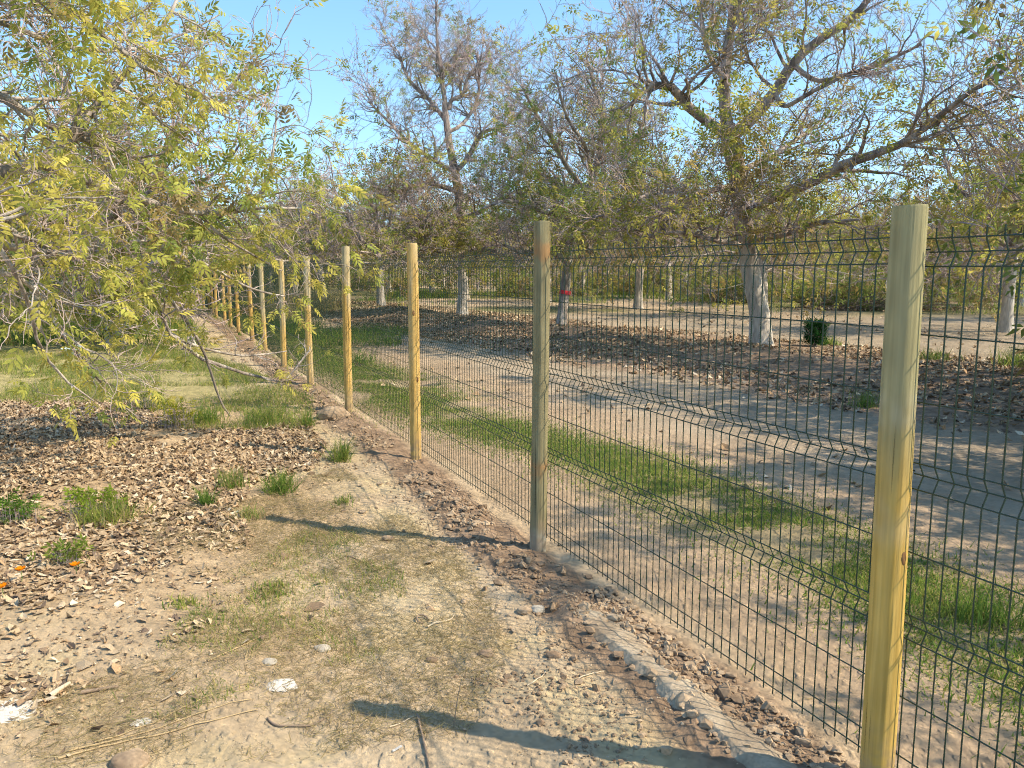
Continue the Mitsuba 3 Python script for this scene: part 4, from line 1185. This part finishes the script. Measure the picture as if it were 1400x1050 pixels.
scene['pale_stick_mat'] = {'type': 'principled', 'base_color': {'type': 'rgb', 'value': [0.55, 0.46, 0.32]}, 'roughness': 0.8}
for pts, r, m, lab in [([(80, 1036), (140, 1018), (230, 1000), (352, 968)], 0.0035, 'stalk_mat', 'long dry stalk lying at lower left, lower of the pair'),
                       ([(95, 1024), (170, 1006), (250, 985), (345, 955)], 0.003, 'stalk_mat', 'long dry stalk lying at lower left, upper of the pair'),
                       ([(130, 1012), (200, 990), (265, 965), (340, 935)], 0.0025, 'stalk_mat', 'thin straw stalk crossing the worn grass'),
                       ([(570, 972), (576, 1000), (583, 1025), (590, 1058)], 0.005, 'stick_mat', 'dark stick lying in the long post shadow'),
                       ([(532, 992), (555, 983), (574, 974)], 0.0025, 'pale_stick_mat', 'short pale stick touching the dark stick'),
                       ([(585, 856), (604, 850), (622, 838)], 0.004, 'pale_stick_mat', 'bleached stick beside the curled root'),
                       ([(720, 934), (733, 926), (746, 917)], 0.003, 'pale_stick_mat', 'short straw stick on the cracked soil'),
                       ([(790, 926), (808, 918), (826, 912)], 0.003, 'pale_stick_mat', 'straw stick near the concrete strip'),
                       ([(366, 975), (385, 986), (420, 984), (455, 968)], 0.004, 'stick_mat', 'curved brown twig below the white dust patch'),
                       ([(145, 643), (190, 640), (235, 632), (268, 628)], 0.008, 'pale_stick_mat', 'bleached branch lying among the brown leaves'),
                       ([(68, 956), (80, 948), (96, 936)], 0.012, 'pale_stick_mat', 'thick pale piece of wood in the leaf litter'),
                       ([(112, 948), (140, 942), (162, 938)], 0.008, 'stick_mat', 'brown stick right of the thick pale piece of wood'),
                       ([(470, 760), (520, 775), (560, 790)], 0.0025, 'stick_mat', 'thin dark twig on the dry grass'),
                       ([(285, 905), (320, 892), (355, 874)], 0.003, 'stalk_mat', 'slanting straw stalk in front of the leaf litter')]:
    key = thing('stick', lab, 'stick')
    q = smooth_path([gnd(*a) for a in pts], 16)
    q[:, 2] = height(q[:, 0], q[:, 1]) + r * 1.2 + 0.004 * meshkit.noise(q * 13)
    q[:, :2] += 0.008 * (meshkit.fbm(q * 11 + 3, 2, 5) - 0.5)[:, None]
    put(key, tubes(q[None], np.linspace(r, r * 0.55, 16)[None] * (0.9 + 0.25 * meshkit.noise(q * 30))[None], 8, True), m, smooth=True)
key = thing('stick', 'thin twig standing upright in the bare soil', 'stick')
c = gnd(620, 985)
q = smooth_path([[c[0], c[1], -0.03], [c[0] + 0.012, c[1] + 0.01, 0.06], [c[0] + 0.03, c[1] + 0.02, 0.155]], 8)
put(key, tubes(q[None], np.linspace(0.0026, 0.0012, 8)[None], 6, True), 'stick_mat', smooth=True)
key = thing('root', 'curled brown root on the worn grass', 'root')
c = gnd(577, 845)
tt = np.linspace(0, 5.2, 22)
q = np.c_[c[0] + 0.03 * np.cos(tt) * (1 - 0.05 * tt), c[1] + 0.03 * np.sin(tt), np.zeros(22)]
q[:, 2] = height(q[:, 0], q[:, 1]) + 0.006 + 0.012 * np.sin(tt * 0.6) ** 2
put(key, tubes(q[None], np.full((1, 22), 0.004), 8, True), 'stick_mat', smooth=True)

scene['petal_mat'] = {'type': 'principledthin', 'base_color': {'type': 'rgb', 'value': [0.85, 0.26, 0.01]}, 'roughness': 0.6, 'diff_trans': 0.8}
scene['stem_mat'] = {'type': 'principled', 'base_color': {'type': 'rgb', 'value': [0.13, 0.2, 0.05]}, 'roughness': 0.7}
for x, y, lab in [(104, 790, 'orange flower right of the other two among the brown leaves'), (30, 800, 'smaller yellow orange flower in the middle of the three'), (4, 822, 'orange flower at the left frame edge')]:
    key = thing('flower', lab, 'flower', 'orange flowers in the leaf litter')
    c = gnd(x, y)
    c[2] = float(height(c[0], c[1]))
    hh = 0.07
    part(key, 'stem', tubes(np.array([[c - [0, 0, 0.01], c + [0.004, 0, hh * 0.5], c + [0.0, 0.003, hh]]]), np.full((1, 3), 0.0018), 6), 'stem_mat', smooth=True)
    for k in range(5):
        a_ = k * 1.2566 + x
        o = np.array([math.cos(a_), math.sin(a_), 0])
        sd = np.array([-o[1], o[0], 0])
        g = []
        for t in (0, 0.35, 0.7, 1.0):
            wd = 0.014 * math.sin(math.pi * (0.12 + 0.7 * t))
            ctr = c + [0, 0, hh] + o * 0.026 * t + np.array([0, 0, 0.016 * t ** 1.5])
            g += [ctr - sd * wd, ctr + [0, 0, -0.002], ctr + sd * wd]
        i = np.arange(12).reshape(4, 3)
        part(key, 'petal', (np.array(g), np.stack([i[:-1, :-1], i[1:, :-1], i[1:, 1:], i[:-1, 1:]], -1).reshape(-1, 4)), 'petal_mat', smooth=True)
# pale container far left
scene['container_mat'] = {'type': 'principled', 'base_color': {'type': 'rgb', 'value': [0.55, 0.66, 0.62]}, 'roughness': 0.5}
key = thing('container', 'pale plastic tub lying in the grass far left under the boughs', 'tub')
c = gnd(100, 488)
vb, fb = [], []
rings = [(0.085, 0.0), (0.12, 0.15), (0.128, 0.152), (0.128, 0.165), (0.112, 0.165), (0.08, 0.012)]
th = np.arange(24) * 2 * np.pi / 24
vv = np.array([[[r_ * math.cos(a) * 1.5, r_ * math.sin(a), z] for a in th] for r_, z in rings])
i = np.arange(6 * 24).reshape(6, 24)
j = np.roll(i, -1, 1)
fq = np.stack([i[:-1], j[:-1], j[1:], i[1:]], -1).reshape(-1, 4)
v, f = join([(vv.reshape(-1, 3), fq)])
caps = np.array([[i[0, 0], i[0, k + 1], i[0, k]] for k in range(1, 23)] + [[i[5, 0], i[5, k], i[5, k + 1]] for k in range(1, 23)])
ti = 0.25
v = np.c_[v[:, 0], v[:, 1] * math.cos(ti) - v[:, 2] * math.sin(ti), v[:, 1] * math.sin(ti) + v[:, 2] * math.cos(ti)]
put(key, (v + [c[0], c[1], float(height(c[0], c[1])) + 0.02], np.vstack([f, caps])), 'container_mat', smooth=40)

# ------------------------------------------------------------------ undergrowth and the far edge of the orchard
def shrub(seed, h, n, weights):
    rg = np.random.default_rng(seed)
    g = np.c_[0.25 * rg.standard_normal((n, 2)), np.full(n, -0.05)]
    dirs = unit(np.c_[0.6 * rg.standard_normal((n, 2)), np.ones(n)])
    S0 = grow(g, dirs, rg.uniform(0.5, 1.0, n) * h, np.full(n, 0.013), np.full(n, 0.006), 5, 0.25, -0.02, rg)
    s, d2, r, t = spawn(S0[0], S0[1], 5.0, 0.2, 50, rg, 0.1)
    S1 = grow(s, d2, rg.uniform(0.2, 0.7, len(s)), np.full(len(s), 0.008), np.full(len(s), 0.005), 3, 0.3, 0.0, rg)
    lp = np.vstack([S0[0][:, -1], S1[0][:, -1], S1[0][:, 1]])
    ld = unit(np.vstack([dirs, d2, d2]) + 0.7 * rg.standard_normal((len(lp), 3)))
    v, f, c, M = sprays(lp, ld, rg.uniform(0.16, 0.36, len(lp)), leaf_colors(lp, rg, weights, 1.0, seed), rg, False)
    return join([tubes(*S0, 3), tubes(*S1, 3)]), (v, f, c)


for k, (seed, h, n, wt) in enumerate([(71, 1.0, 14, (0.5, 2, 5, 0.3, 1)), (72, 1.5, 16, (0.6, 2, 4, 0.5, 1.5)), (73, 0.7, 14, (0.3, 0.5, 2, 0.8, 2)), (74, 2.4, 20, (0.8, 2, 4, 0.5, 1))]):
    st, (v, f, c) = shrub(seed, h, n, wt)
    scene[f'shrub_kind_{"abcd"[k]}'] = {'type': 'shapegroup', 'stems': mikit.ply(st, 'twig_mat', smooth=True), 'leaves': mikit.ply((v, f), 'leaf_mat', color=c)}
p = np.vstack([np.c_[rg.uniform(0, 66, 3800), rg.uniform(24, 110, 3800)], np.c_[rg.uniform(-62, -8, 3800), rg.uniform(25, 90, 3800)]])
d, s_ = fence_coords(p[:, 0], p[:, 1])
e = row_dist(p[:, 0], p[:, 1])
ok = (np.abs(d) > 3.0) & (np.abs(p[:, 0]) < 0.78 * p[:, 1]) & ((e > 8.5) | (d < 0))
p = thin(p[ok & (np.hypot(p[:, 0], p[:, 1]) > np.where(d < 0, 27, 36))], 6.0, 0.53, rg, 51)
for k, (x, y) in enumerate(p):
    scene[f'undergrowth__{k + 1:03d}'] = {'type': 'instance', 'group': {'type': 'ref', 'id': f'shrub_kind_{"abcd"[rg.choice(4, p=(0.3, 0.3, 0.15, 0.25) if x < 0 else (0.35, 0.3, 0.25, 0.1))]}'},
                                         'to_world': T().translate([float(x), float(y), float(height(x, y))]).rotate([0, 0, 1], float(rg.uniform(0, 360))).scale(float(rg.uniform(0.7, 1.3)))}
labels['undergrowth'] = {'label': 'twiggy low undergrowth with green and tan leaves beneath the far trees', 'category': 'undergrowth', 'kind': 'stuff'}
print('undergrowth', len(p))

key = thing('brush_pile', 'heap of cut brown branches on the soil right of the big trunk', 'brush pile')
c = gnd(1210, 424)[:2]
n = 260
q = on_ground(c + rg.standard_normal((n, 2)) * [1.8, 0.6])
q[:, 2] += np.abs(rg.normal(0, 0.22, n))
dd = unit(np.c_[rg.standard_normal((n, 2)), 0.22 * rg.standard_normal(n)])
part(key, 'branches', tubes(*grow(q, dd, rg.uniform(0.5, 1.6, n), np.full(n, 0.014), np.full(n, 0.006), 5, 0.2, 0, rg), 4), 'stick_mat', smooth=True, stuff=True)
v, f, cc = fallen_leaves(on_ground(c + rg.standard_normal((700, 2)) * [1.9, 0.7], 0.05), (0.1, 0.18), litter_colors(700, rg, (1, 2, 3, 0.5, 2, 2)), rg, False, 0.6)
part(key, 'dry_leaves', (v, f), 'dry_leaf_mat', color=cc, stuff=True)

n = 17000
az = rg.uniform(-0.8, 0.75, n)
R = np.where((az < -0.22) & (rg.uniform(0, 1, n) < 0.6), rg.uniform(72, 95, n), rg.uniform(138, 165, n))
p = np.c_[R * np.sin(az), R * np.cos(az)]
top = R / 150 * 2 + 3.5 + 4.5 * meshkit.fbm(np.c_[az * 60, R * 0.03, np.zeros(n)], 3, 61)
z = top * rg.uniform(0, 1, n) ** 0.8
p = np.c_[p, z]
v, f, c, M = sprays(p, rg.standard_normal((n, 3)), rg.uniform(0.9, 1.8, n), leaf_colors(p, rg, (2, 2, 2.4, 1.6, 1.6), 5.0, 62), rg, False)
stuff('distant_treeline', 'far belt of trees closing the orchard at the horizon', (v, f), 'leaf_mat', color=c, cat='treeline')
